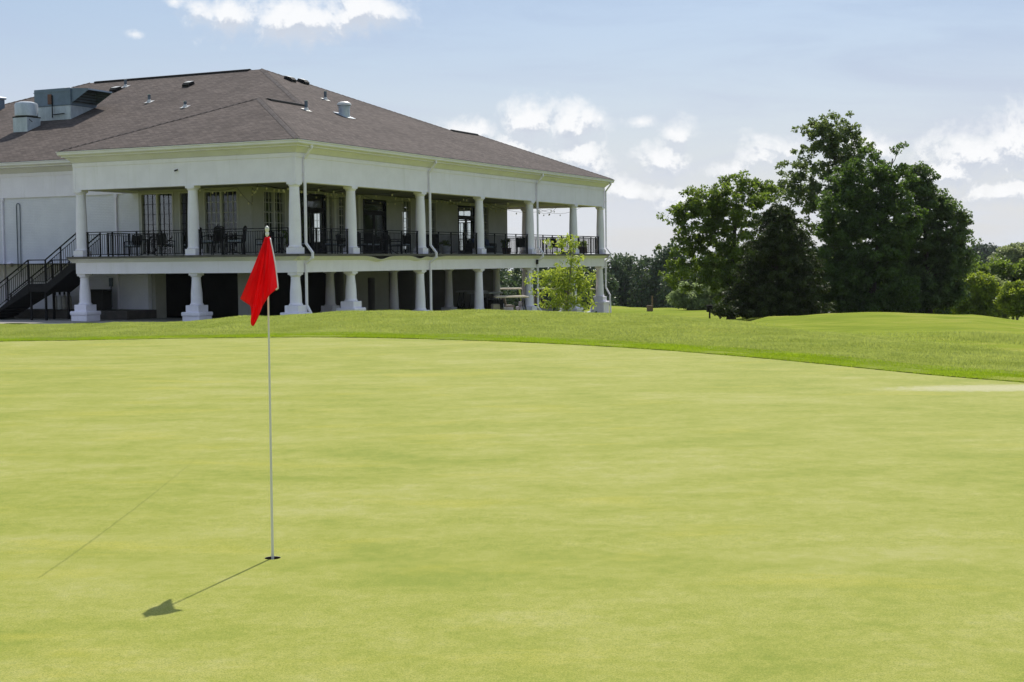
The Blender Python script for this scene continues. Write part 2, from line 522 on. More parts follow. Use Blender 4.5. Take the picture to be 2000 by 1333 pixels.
leaf_mat('grass_blade', (0.215, 0.295, 0.042), (0.54, 0.535, 0.22), 0.40, (0.58, 0.66, 0.13), 0.6, 0.2)
leaf_mat('grass_fringe', (0.200, 0.330, 0.016), (0.340, 0.440, 0.034), 0.40, (0.50, 0.66, 0.03), 0.6, 0.2)


# ------------------------------------------------------------------ mesh helpers
class MB:
    def __init__(s):
        s.v, s.f = [], []

    def add(s, vs, fs):
        o = len(s.v)
        s.v += [tuple(map(float, p)) for p in vs]
        s.f += [tuple(i + o for i in f) for f in fs]
        return s

    def box(s, x0, x1, y0, y1, z0, z1, M=None):
        vs = [(x, y, z) for z in (z0, z1) for y in (y0, y1) for x in (x0, x1)]
        if M is not None:
            vs = [tuple(M @ Vector(p)) for p in vs]
        return s.add(vs, [(0, 2, 3, 1), (4, 5, 7, 6), (0, 1, 5, 4), (2, 6, 7, 3), (0, 4, 6, 2), (1, 3, 7, 5)])

    def bev(s, x0, x1, y0, y1, z0, z1, b=0.03, M=None):
        """box with chamfered edges"""
        vs, fs = [], []
        xs, ys, zs = (x0, x1), (y0, y1), (z0, z1)
        idx = {}
        for i in (0, 1):
            for j in (0, 1):
                for k in (0, 1):
                    sx, sy, sz = (b, -b)[i], (b, -b)[j], (b, -b)[k]
                    for ax in range(3):
                        p = [xs[i] + sx, ys[j] + sy, zs[k] + sz]
                        p[ax] = (xs[i], ys[j], zs[k])[ax]
                        idx[i, j, k, ax] = len(vs)
                        vs.append(tuple(p))
        g = lambda i, j, k, a: idx[i, j, k, a]
        for q in (0, 1):
            fx = [g(q, 0, 0, 0), g(q, 1, 0, 0), g(q, 1, 1, 0), g(q, 0, 1, 0)]
            fy = [g(0, q, 0, 1), g(0, q, 1, 1), g(1, q, 1, 1), g(1, q, 0, 1)]
            fz = [g(0, 0, q, 2), g(1, 0, q, 2), g(1, 1, q, 2), g(0, 1, q, 2)]
            for f in (fx, fy, fz):
                fs.append(tuple(f if q else f[::-1]))
        for i in (0, 1):
            for j in (0, 1):
                e = (g(i, j, 0, 0), g(i, j, 1, 0), g(i, j, 1, 1), g(i, j, 0, 1))
                fs.append(e if (i + j) % 2 else e[::-1])
                e = (g(i, 0, j, 0), g(i, 1, j, 0), g(i, 1, j, 2), g(i, 0, j, 2))
                fs.append(e if (i + j) % 2 == 0 else e[::-1])
                e = (g(0, i, j, 1), g(1, i, j, 1), g(1, i, j, 2), g(0, i, j, 2))
                fs.append(e if (i + j) % 2 else e[::-1])
                for k in (0, 1):
                    e = (g(i, j, k, 0), g(i, j, k, 1), g(i, j, k, 2))
                    fs.append(e if (i + j + k) % 2 else e[::-1])
        if M is not None:
            vs = [tuple(M @ Vector(p)) for p in vs]
        return s.add(vs, fs)

    def bar(s, p0, p1, w, h=None, up=(0, 0, 1)):
        """rectangular bar between two points"""
        h = h or w
        p0, p1 = Vector(p0), Vector(p1)
        d = (p1 - p0)
        L = d.length
        d.normalize()
        u = Vector(up)
        if abs(d.dot(u)) > 0.98:
            u = Vector((1, 0, 0))
        x = d.cross(u).normalized()
        z = x.cross(d).normalized()
        vs = []
        for t in (0, L):
            for a, b in ((-1, -1), (1, -1), (1, 1), (-1, 1)):
                vs.append(p0 + d * t + x * (a * w / 2) + z * (b * h / 2))
        return s.add(vs, [(3, 2, 1, 0), (4, 5, 6, 7), (0, 1, 5, 4), (1, 2, 6, 5), (2, 3, 7, 6), (3, 0, 4, 7)])

    def tube(s, pts, rad, n=8, cap=True):
        pts = [Vector(p) for p in pts]
        if not hasattr(rad, '__len__'):
            rad = [rad] * len(pts)
        vs, fs = [], []
        ref = Vector((0.31, 0.17, 0.93)).normalized()
        for i, p in enumerate(pts):
            d = (pts[min(i + 1, len(pts) - 1)] - pts[max(i - 1, 0)]).normalized()
            if abs(d.dot(ref)) > 0.95:
                ref = Vector((0.9, -0.3, 0.1)).normalized()
            x = d.cross(ref).normalized()
            y = d.cross(x)
            for k in range(n):
                a = 2 * math.pi * k / n
                vs.append(p + x * (math.cos(a) * rad[i]) + y * (math.sin(a) * rad[i]))
        for i in range(len(pts) - 1):
            for k in range(n):
                a, b = i * n + k, i * n + (k + 1) % n
                fs.append((a, b, b + n, a + n))
        if cap:
            fs.append(tuple(range(n - 1, -1, -1)))
            fs.append(tuple(range((len(pts) - 1) * n, len(pts) * n)))
        return s.add(vs, fs)

    def lathe(s, prof, c=(0, 0, 0), n=24):
        vs, fs = [], []
        for r, z in prof:
            for k in range(n):
                a = 2 * math.pi * k / n
                vs.append((c[0] + r * math.cos(a), c[1] + r * math.sin(a), c[2] + z))
        m = len(prof)
        for i in range(m - 1):
            for k in range(n):
                a, b = i * n + k, i * n + (k + 1) % n
                fs.append((a, b, b + n, a + n))
        fs.append(tuple(range(n - 1, -1, -1)))
        fs.append(tuple(range((m - 1) * n, m * n)))
        return s.add(vs, fs)

    def prism(s, poly, y0, y1):
        """polygon in x-z pulled along y"""
        n = len(poly)
        vs = [(x, y0, z) for x, z in poly] + [(x, y1, z) for x, z in poly]
        fs = [tuple(range(n)), tuple(range(2 * n - 1, n - 1, -1))]
        for i in range(n):
            j = (i + 1) % n
            fs.append((j, i, i + n, j + n))
        return s.add(vs, fs)

    def build(s, name, m, parent=None, smooth=False, loc=None):
        me = bpy.data.meshes.new(name)
        me.from_pydata(s.v, [], s.f)
        me.materials.append(MATS[m] if isinstance(m, str) else m)
        if smooth:
            me.polygons.foreach_set('use_smooth', [True] * len(me.polygons))
            if smooth == 'auto':
                try:
                    me.set_sharp_from_angle(angle=R(38))
                except Exception:
                    pass
        me.update()
        return link(name, me, parent, loc)


def link(name, me, parent=None, loc=None):
    o = bpy.data.objects.new(name, me)
    COL.objects.link(o)
    if parent is not None:
        o.parent = parent
    if loc is not None:
        o.location = loc
    return o


def np_mesh(name, verts, quads, m, parent=None, tint=None, smooth=False):
    me = bpy.data.meshes.new(name)
    nv, nf = len(verts), len(quads)
    k = quads.shape[1]
    me.vertices.add(nv)
    me.vertices.foreach_set('co', np.asarray(verts, np.float32).ravel())
    me.loops.add(nf * k)
    me.loops.foreach_set('vertex_index', np.asarray(quads, np.int32).ravel())
    me.polygons.add(nf)
    me.polygons.foreach_set('loop_start', np.arange(0, nf * k, k, dtype=np.int32))
    me.polygons.foreach_set('loop_total', np.full(nf, k, np.int32))
    if smooth:
        me.polygons.foreach_set('use_smooth', np.ones(nf, bool))
    me.materials.append(MATS[m])
    if tint is not None:
        a = me.attributes.new('tint', 'FLOAT', 'FACE')
        a.data.foreach_set('value', np.asarray(tint, np.float32))
    me.update(calc_edges=True)
    return link(name, me, parent)


def thing(name, label, cat, loc=(0, 0, 0), rz=0.0, group=None):
    o = bpy.data.objects.new(name, None)
    COL.objects.link(o)
    o.location = loc
    o.rotation_euler = (0, 0, rz)
    o.empty_display_size = 0.2
    return tag(o, label, cat, group)


def tag(o, label, cat, group=None):
    o['label'] = label
    o['category'] = cat
    if group:
        o['group'] = group
    return o


def kind(o, k):
    o['kind'] = k
    return o


def copy_tree(o, parent=None):
    c = o.copy()
    COL.objects.link(c)
    c.parent = parent
    for ch in list(o.children):
        copy_tree(ch, c)
    return c


# ------------------------------------------------------------------ clubhouse frame: a runs along the right face, b along the left face
YAW, X0, Y0, DECK = 0.4413, -8.636, 57.079, 2.368
AX = np.array([math.sin(YAW), math.cos(YAW)])
BX = np.array([-math.cos(YAW), math.sin(YAW)])
ROT = math.pi / 2 - YAW
E1, EM = 4.244, 6.122
LEN = 2 * E1 + 4 * EM            # 32.98
CA = [0, E1, E1 + EM, E1 + 2 * EM, E1 + 3 * EM, E1 + 4 * EM, LEN]
B1, B2 = 5.01, 11.0


def w_ab(a, b, z=0.0):
    p = np.array([X0, Y0]) + a * AX + b * BX
    return (float(p[0]), float(p[1]), DECK + z)


def ab_w(X, Y):
    dx, dy = X - X0, Y - Y0
    return dx * AX[0] + dy * AX[1], dx * BX[0] + dy * BX[1]


def sstep(x, lo, hi):
    t = np.clip((np.asarray(x, float) - lo) / (hi - lo), 0, 1)
    return t * t * (3 - 2 * t)


def pad_z(a):
    """paved level round and under the clubhouse, relative to the world"""
    return -0.40 - 1.12 * sstep(a, 3.5, 19.0)


# ------------------------------------------------------------------ terrain
def yz(x, y, D):
    return float(at(x, y, D)[2])


COLS = {   # photograph column -> [(depth, height)] beyond the green
    -1500: [(57, -.33), (66, -.5), (100, -1.5), (170, -7)],
    0: [(44, .05), (57, yz(0, 633, 57)), (61, -.5), (100, -1.5), (170, -7)],
    250: [(44, .1), (56, yz(250, 631.5, 56)), (60, -.55), (100, -1.5), (170, -7)],
    350: [(44, .12), (53, yz(350, 627.5, 53)), (57, -.7), (100, -1.6), (170, -7)],
    412: [(44, .14), (51, yz(412, 624, 51)), (56, -.75), (100, -1.6), (170, -7)],
    480: [(42, .2), (49, yz(480, 617.5, 49)), (55, -.8), (100, -1.6), (170, -7)],
    600: [(41, .3), (47, yz(600, 609.5, 47)), (54, -.9), (100, -1.7), (170, -8)],
    700: [(41, .34), (46, yz(700, 606, 46)), (54, -1.2), (100, -1.7), (170, -8)],
    800: [(40, .34), (46, yz(800, 604, 46)), (54, -1.45), (100, -1.7), (170, -8)],
    900: [(40, .34), (46, yz(900, 603.5, 46)), (54, -1.5), (100, -1.7), (170, -8)],
    1000: [(39, .33), (46, yz(1000, 605, 46)), (54, -1.5), (100, -1.7), (170, -8)],
    1100: [(38, .3), (46, yz(1100, 607, 46)), (55, -1.45), (100, -1.6), (170, -8)],
    1190: [(37, .26), (45, yz(1190, 611, 45)), (56, -1.4), (90, -1.3), (104, yz(1190, 597, 104)), (120, -2), (170, -8)],
    1300: [(35, .24), (44, yz(1300, 615, 44)), (58, -1.35), (88, -1.35), (102, yz(1300, 606.5, 102)), (118, -2), (170, -8)],
    1400: [(33, .2), (42, yz(1400, 623, 42)), (56, -1.0), (75, -1.2), (98, yz(1400, 607, 98)), (118, -2), (170, -8)],
    1500: [(31, .19), (38, yz(1500, 640, 38)), (43, -.02), (51, yz(1500, 620, 51)), (64, -.7), (95, -1.6), (170, -8)],
    1620: [(29, .16), (35, yz(1620, 652, 35)), (40, .0), (51, yz(1620, 613, 51)), (66, -.7), (95, -1.8), (170, -8)],
    1750: [(27.5, .13), (32.5, yz(1750, 667, 32.5)), (37, -.03), (51, yz(1750, 611, 51)), (66, -.8), (95, -2), (170, -8)],
    1900: [(25, .10), (30, yz(1900, 683, 30)), (34, -.05), (40, -.02), (51, yz(1900, 614, 51)), (66, -1), (95, -2.4), (170, -9)],
    2000: [(24, .09), (28.5, yz(2000, 694, 28.5)), (33, -.08), (40, -.1), (51, yz(2000, 627, 51)), (66, -1.3), (95, -2.8), (170, -9)],
    2300: [(23, .08), (28, .05), (33, -.1), (40, -.2), (51, -.6), (66, -1.8), (95, -3), (170, -9)],
    4500: [(23, .08), (28, .0), (33, -.2), (40, -.3), (51, -.8), (66, -1.8), (95, -3), (170, -9)],
}
EDGE_PX = [(-260, 675), (-120, 670.5), (0, 667.5), (150, 665.5), (250, 663.5), (400, 661), (500, 659.8), (600, 659.2), (700, 660), (800, 662), (900, 665), (1000, 668.5),
           (1100, 673), (1200, 678.5), (1300, 685), (1400, 693), (1500, 701.5), (1600, 711), (1700, 721.5), (1800, 731.5), (1900, 740), (2000, 747.5), (2120, 759)]
HOLE = np.array([-1.63, 9.5])
_edge = [green_pt(x, y)[:2] for x, y in EDGE_PX]
_edge = [np.array(p) for p in [(-24, 4), (-21, 15), (-18.5, 24), (-15.8, 31)]] + _edge + \
        [np.array(p) for p in [(11.5, 17.0), (13.0, 11), (12.5, 4), (9, -4), (2, -9), (-8, -10), (-18, -5)]]
_et = np.array([math.atan2(p[1] - HOLE[1], p[0] - HOLE[0]) for p in _edge])
_er = np.array([np.linalg.norm(p - HOLE) for p in _edge])
_o = np.argsort(_et)
_et, _er = _et[_o], _er[_o]


def edge_r(th):
    th = (np.asarray(th) + math.pi) % (2 * math.pi) - math.pi
    tt = np.concatenate([_et - 2 * math.pi, _et, _et + 2 * math.pi])
    rr = np.concatenate([_er] * 3)
    s = 0
    for k in (-0.02, -0.01, 0, 0.01, 0.02):
        s = s + np.interp(th + k, tt, rr)
    return s / 5


GZ = np.vectorize(green_z)
_cx = np.array(sorted(COLS))
_DG = np.concatenate([np.arange(20, 60, 1.0), np.arange(60, 130, 4.0), [140, 155, 170, 200]])


def _profile(c):
    pts = COLS[c]
    d = np.array([p[0] for p in pts])
    z = np.array([p[1] for p in pts])
    t = (c - 1000) / F
    # where the green ends along this column
    dd = np.linspace(6, 45, 400)
    th = np.arctan2(dd - HOLE[1], t * dd - HOLE[0])
    inside = np.hypot(t * dd - HOLE[0], dd - HOLE[1]) < edge_r(th)
    de = dd[inside].max() if inside.any() else 20.0
    de = min(de, d[0] - 1.5)
    d = np.concatenate([[de - 3, de], d])
    z = np.concatenate([[green_z(de - 3), green_z(de)], z])
    out = np.interp(_DG, d, z)
    out = np.where(_DG < de, GZ(_DG), out)
    # round the crests a little
    k = np.array([1, 2, 3, 2, 1.]) / 9
    sm = np.convolve(np.pad(out, 2, mode='edge'), k, mode='valid')
    out2 = np.where((_DG > de + 1.5) & (_DG < 60), 0.45 * out + 0.55 * sm, out)
    return out2


_PZ = np.array([_profile(c) for c in _cx])


def ground_z(X, Y):
    X, Y = np.asarray(X, float), np.asarray(Y, float)
    Yc = np.maximum(Y, 8.0)
    c = np.clip(1000 + F * X / Yc, _cx[0], _cx[-1])
    i = np.clip(np.searchsorted(_cx, c) - 1, 0, len(_cx) - 2)
    t = (c - _cx[i]) / (_cx[i + 1] - _cx[i])
    t = t * 0.6 + 0.4 * t * t * (3 - 2 * t)
    D = np.clip(Y, _DG[0], _DG[-1])
    j = np.clip(np.searchsorted(_DG, D) - 1, 0, len(_DG) - 2)
    s = (D - _DG[j]) / (_DG[j + 1] - _DG[j])
    z0 = _PZ[i, j] * (1 - s) + _PZ[i, j + 1] * s
    z1 = _PZ[i + 1, j] * (1 - s) + _PZ[i + 1, j + 1] * s
    z = z0 * (1 - t) + z1 * t
    near = GZ(np.minimum(Y, 20.0))
    z = np.where(Y < 20, near, z)
    # small unevenness outside the green
    r = np.hypot(X - HOLE[0], Y - HOLE[1]) - edge_r(np.arctan2(Y - HOLE[1], X - HOLE[0]))
    amp = 0.035 * sstep(r, 0.5, 4)
    z = z + amp * (np.sin(X * 1.3 + 2 * np.sin(Y * .5)) * np.sin(Y * 1.1 + X * .4) + .5 * np.sin(X * 3.1 + Y * 2.2))
    # level building plot
    a, b = ab_w(X, Y)
    inp = sstep(a, -2.6, -1.1) * sstep(-a, -36.5, -34.6) * sstep(b, -2.6, -1.0) * sstep(-b, -42, -40)
    z = z * (1 - inp) + np.minimum(z, pad_z(a) - 0.12) * inp
    lot = sstep(a, -7.5, -6.3) * sstep(b, 8.0, 10) * sstep(-b, -42, -40) * sstep(Y, 57.4, 58.4)
    z = z * (1 - lot) + np.minimum(z, -0.52) * lot
    return z


def gz1(X, Y):
    return float(ground_z(np.array([X]), np.array([Y]))[0])


RIDGE = np.array([at(x, y, d)[:2] for x, y, d in ((1470, 634, 39), (1500, 640, 38), (1620, 652, 35), (1750, 667, 32.5), (1820, 674, 31.4), (1900, 683, 30), (2100, 706, 27))])


def zones(X, Y):
    """mown fairway beyond the rough, and the strip of dry grass along the ridge between them"""
    rx = np.interp(X, RIDGE[:, 0], np.arange(len(RIDGE)), left=-1, right=len(RIDGE))
    ry = np.interp(X, RIDGE[:, 0], RIDGE[:, 1])
    d = Y - ry
    wob = .5 * np.sin(X * 1.1) + .3 * np.sin(X * 2.7 + 1)
    fair = sstep(d + wob, .6, 3.0) * sstep(X, RIDGE[0, 0] - 2, RIDGE[0, 0] + 1.5)
    fair = np.maximum(fair, sstep(Y, 62, 75))
    straw = np.exp(-((d - .15) / .32) ** 2) * sstep(X, RIDGE[0, 0], RIDGE[1, 0] + 1) * sstep(-X, -RIDGE[4, 0] - .5, -RIDGE[4, 0] + .5)
    return fair, straw


def build_ground():
    fw = math.pi / 2
    th = np.concatenate([np.linspace(fw - R(50), fw + R(38), 840), np.linspace(fw + R(38), fw + R(310), 130)[1:-1]])
    nt = len(th)
    ct, st = np.cos(th), np.sin(th)
    er = edge_r(th)
    wob = 0.018 * np.sin(th * 211) + 0.014 * np.sin(th * 487 + 1) + 0.012 * np.sin(th * 97)
    er = er + wob * (er / 25)
    # green
    rr = np.concatenate([[0.054], 0.054 + np.linspace(0, 1, 46)[1:] ** 1.35])
    frac = (rr - 0.054) / (rr[-1] - 0.054)
    rad = 0.054 + frac[:, None] * (er[None, :] - 0.054)
    X, Y = HOLE[0] + rad * ct, HOLE[1] + rad * st
    Z = GZ(Y)
    m = len(rr)
    V = np.stack([X, Y, Z], -1).reshape(-1, 3)
    i, k = np.meshgrid(np.arange(m - 1), np.arange(nt), indexing='ij')
    k2 = (k + 1) % nt
    Q = np.stack([i * nt + k, (i + 1) * nt + k, (i + 1) * nt + k2, i * nt + k2], -1).reshape(-1, 4)
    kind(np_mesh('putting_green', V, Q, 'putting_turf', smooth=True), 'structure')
    # everything beyond: the lip first, then rings to the horizon
    ds = np.concatenate([[0.0, 0.0, 0.03, 0.12, 0.3, 0.6], np.arange(1, 14, 0.5), np.arange(14, 46, 0.8), np.arange(46, 110, 3), [115, 125, 140, 160, 190, 230, 300, 420, 600, 900, 1500]])
    rad = er[None, :] + ds[:, None]
    X, Y = HOLE[0] + rad * ct, HOLE[1] + rad * st
    Z = ground_z(X, Y)
    Z[0] = GZ(Y[0]) - 0.03
    Z[1] = GZ(Y[1]) + 0.010
    Z[2] = Z[2] * .0 + GZ(Y[2]) + 0.016
    Z[3] += 0.018
    Z[4] += 0.018
    Z[5] += 0.018
    m = len(ds)
    V = np.stack([X, Y, Z], -1).reshape(-1, 3)
    i, k = np.meshgrid(np.arange(m - 1), np.arange(nt), indexing='ij')
    k2 = (k + 1) % nt
    Q = np.stack([i * nt + k, (i + 1) * nt + k, (i + 1) * nt + k2, i * nt + k2], -1).reshape(-1, 4)
    g = np_mesh('ground', V, Q, 'rough_turf', smooth=True)
    lip = g.data.attributes.new('lip', 'FLOAT', 'FACE')
    lip.data.foreach_set('value', (np.arange(len(Q)) < nt).astype(np.float32))
    fa, sw = zones(X.ravel(), Y.ravel())
    for nm, val in (('fairway', fa), ('straw', sw)):
        at_ = g.data.attributes.new(nm, 'FLOAT', 'POINT')
        at_.data.foreach_set('value', val.astype(np.float32))
    kind(g, 'structure')
    return g


GROUND = build_ground()


# ------------------------------------------------------------------ clubhouse
S, EAVE, OV = 0.41, 4.53, 0.65
AW, BW = 3.5, 4.6                 # house wall planes behind the porch
club = thing('clubhouse', 'white two-storey clubhouse with columned wraparound porch and brown hipped shingle roof', 'clubhouse', w_ab(0, 0, -DECK), ROT)
D0 = DECK                         # local z of the porch floor


def part(mb, name, m, parent=None, smooth=False):
    """building part; its shapes are given with z relative to the porch floor"""
    mb.v = [(x, y, z + D0) for x, y, z in mb.v]
    return mb.build(name, m, parent or club, smooth)


def build_roof():
    L2, bc = LEN / 2, 5.5
    ap = bc                        # porch hip apex distance from the corner
    E = EAVE
    zp = E + S * (bc + OV)
    ml, mr = 2.85, LEN - 2.85
    hw = L2 - ml
    br = hw - OV
    zr = E + S * hw
    hb = 25.0
    hx = L2 - (br - bc)
    P = lambda a, b, z: (a, b, z)
    polys = [
        ([P(-OV, -OV, E), P(LEN + OV, -OV, E), P(LEN - ap, bc, zp), P(LEN - hx, bc, zp), P(L2, br, zr), P(hx, bc, zp), P(ap, bc, zp)], (0, 1)),
        ([P(-OV, 2 * bc + OV, E), P(-OV, -OV, E), P(ap, bc, zp)], (1, 0)),
        ([P(LEN + OV, -OV, E), P(LEN + OV, 2 * bc + OV, E), P(LEN - ap, bc, zp)], (1, 0)),
        ([P(ap, bc, zp), P(hx, bc, zp), P(ml, 2 * bc + OV, E), P(-OV, 2 * bc + OV, E)], (0, 1)),
        ([P(LEN - hx, bc, zp), P(LEN - ap, bc, zp), P(LEN + OV, 2 * bc + OV, E), P(mr, 2 * bc + OV, E)], (0, 1)),
        ([P(ml, 2 * bc + OV, E), P(hx, bc, zp), P(L2, br, zr), P(L2, hb, zr), P(ml, hb + hw, E)], (1, 0)),
        ([P(L2, br, zr), P(LEN - hx, bc, zp), P(mr, 2 * bc + OV, E), P(mr, hb + hw, E), P(L2, hb, zr)], (1, 0)),
        ([P(ml, hb + hw, E), P(L2, hb, zr), P(mr, hb + hw, E)], (0, 1)),
    ]
    me = bpy.data.meshes.new('roof')
    vs, fs, uvs = [], [], []
    k = math.hypot(1, S)
    for poly, (da, db) in polys:
        o = len(vs)
        vs += [(a, b, z + D0) for a, b, z in poly]
        fs.append(tuple(range(o, o + len(poly))))
        for a, b, z in poly:
            uvs.append(((b if da else a), (z - E) / S * k))
    me.from_pydata(vs, [], fs)
    uvl = me.uv_layers.new(name='UVMap')
    for lp in me.loops:
        uvl.data[lp.index].uv = uvs[lp.vertex_index]
    me.materials.append(MATS['shingle'])
    # face directions upwards
    import bmesh
    bm = bmesh.new()
    bm.from_mesh(me)
    for f in bm.faces:
        f.normal_update()
        if f.normal.z < 0:
            f.normal_flip()
    bm.to_mesh(me)
    bm.free()
    roof = link('roof', me, club)

    # cap shingles on hips and ridges
    def cap(p0, p1, name='hip_cap', m='shingle_cap', w=0.26):
        d = Vector(p1) - Vector(p0)
        n = max(2, int(d.length / 0.30))
        mb = MB()
        side = Vector((d.y, -d.x, 0)).normalized() * w * .55
        for i in range(n):
            a = Vector(p0) + d * (i / n)
            b = Vector(p0) + d * ((i + 1.12) / n)
            up0, up1 = Vector((0, 0, 0.018)), Vector((0, 0, 0.034))
            dn = Vector((0, 0, 0.055 if abs(d.z) > .1 else 0.075))
            mb.add([a + up0 + side - dn, a + up0, a + up0 - side - dn, b + up1 + side - dn, b + up1, b + up1 - side - dn],
                   [(0, 1, 4, 3), (1, 2, 5, 4), (0, 3, 4), (3, 5, 4)])
        return part(mb, name, m, roof)
    cap((-OV, -OV, E), (ap, bc, zp))
    cap((-OV, 2 * bc + OV, E), (ap, bc, zp))
    cap((LEN + OV, -OV, E), (LEN - ap, bc, zp))
    cap((hx, bc, zp), (L2, br, zr))
    cap((LEN - hx, bc, zp), (L2, br, zr))
    cap((ml, hb + hw, E), (L2, hb, zr))

    def vent(p0, p1):
        d = Vector(p1) - Vector(p0)
        n = Vector((-d.y, d.x, 0)).normalized()
        mb = MB()
        prof = [(-0.19, -0.05), (-0.17, 0.03), (0, 0.075), (0.17, 0.03), (0.19, -0.05)]
        vs2 = [Vector(q) + n * x + Vector((0, 0, z)) for q in (p0, p1) for x, z in prof]
        mb.add(vs2, [(i, i + 1, i + 6, i + 5) for i in range(4)] + [(0, 5, 9, 4), (4, 3, 2, 1, 0), (5, 6, 7, 8, 9)])
        part(mb, 'ridge_vent', 'black_plastic', roof)
    vent((L2, br + .8, zr), (L2, hb - .5, zr))
    vent((ap + .7, bc, zp), (hx + .05, bc, zp))
    vent((LEN - ap - .3, bc, zp), (LEN - hx + .1, bc, zp))

    def on_left(a, b):
        return (a, b, E + S * (a - ml))

    def on_right(a, b):
        return (a, b, E + S * (b + OV))
    # plumbing pipes with flashing
    for p, h, slope in ((on_left(15.0, 21.1), .42, 'l'), (on_left(11.5, 16.6), .40, 'l'), (on_left(10.1, 13.2), .30, 'l'),
                        (on_right(14.6, 7.8), .45, 'r'), (on_right(7.95, 4.6), .45, 'r')):
        mb = MB().lathe([(.075, -.12), (.075, h - .04), (.085, h - .035), (.085, h), (.055, h), (.05, h - .08)], p, 12)
        pp = part(mb, 'vent_pipe', 'pipe_grey', roof, 'auto')
        fl = MB()
        t = Matrix.Translation(p) @ (Matrix.Rotation(-math.atan(S), 4, 'Y') if slope == 'l' else Matrix.Rotation(math.atan(S), 4, 'X'))
        fl.box(-.2, .2, -.2, .2, .012, .026, t)
        fl.lathe([(.13, -.02), (.085, .12), (.08, .125)], p, 12)
        part(fl, 'flashing', 'lead_flashing', pp)
        cp = MB().lathe([(.088, h - .03), (.092, h + .006), (.07, h + .008)], p, 12)
        part(cp, 'pipe_cap', 'lead_flashing', pp)
    # low box vents
    for p, slope in ((on_left(14.3, 21.2), 'l'), (on_left(14.2, 16.15), 'l'), (on_right(16.45, 11.2), 'r'), (on_right(17.7, 11.2), 'r')):
        t = Matrix.Translation(p) @ (Matrix.Rotation(-math.atan(S), 4, 'Y') if slope == 'l' else Matrix.Rotation(math.atan(S), 4, 'X') @ Matrix.Rotation(math.pi / 2, 4, 'Z'))
        mb = MB()
        mb.prism([(-.28, .01), (.28, .01), (.24, .16), (-.10, .2), (-.26, .14)], -.22, .22)
        mb.v = [tuple(t @ Vector(q)) for q in mb.v]
        bv = part(mb, 'box_vent', 'black_plastic', roof)
        mb = MB().box(-.12, .26, -.2, .2, .19, .205)
        mb.v = [tuple(t @ Matrix.Rotation(R(6), 4, 'Y') @ Vector(q)) for q in mb.v]
        part(mb, 'hood_top', 'lead_flashing', bv)
    return on_left, on_right, E


def m_cap(T, out):
    n = T.noise(objc(T), 3, 4, .6)
    c = T.mix(T.smooth(n, .35, .65), (0.075, 0.064, 0.061), (0.115, 0.099, 0.094))
    p = principled(T, c, .9, 0, .15, T.noise(objc(T), 30, 3, .6), .4, .01)
    T.l.new(p.outputs[0], out.inputs[0])


mat('shingle_cap', m_cap)
ON_LEFT, ON_RIGHT, _E = build_roof()


def sweep(prof, path, closed=False):
    """profile (outward, z) swept along an eave path; corners mitred; outward = left of travel"""
    mb = MB()
    n = len(path)
    rings = []
    for i, p in enumerate(path):
        p = Vector((p[0], p[1], 0))
        dirs = []
        if i > 0 or closed:
            q = path[i - 1]
            dirs.append((p - Vector((q[0], q[1], 0))).normalized())
        if i < n - 1 or closed:
            q = path[(i + 1) % n]
            dirs.append((Vector((q[0], q[1], 0)) - p).normalized())
        nn = [Vector((-d.y, d.x, 0)) for d in dirs]
        m = nn[0] if len(nn) == 1 else (nn[0] + nn[1]) / (1 + nn[0].dot(nn[1]))
        rings.append([p + m * o + Vector((0, 0, z)) for o, z in prof])
    k = len(prof)
    vs = [v for r in rings for v in r]
    fs = []
    for i in range(n - 1 if not closed else n):
        j = (i + 1) % n
        for q in range(k):
            q2 = (q + 1) % k
            fs.append((i * k + q, i * k + q2, j * k + q2, j * k + q))
    if not closed:
        fs.append(tuple(range(k - 1, -1, -1)))
        fs.append(tuple(range((n - 1) * k, n * k)))
    return mb.add(vs, fs)


WF = 0.20                          # half thickness of the porch beams


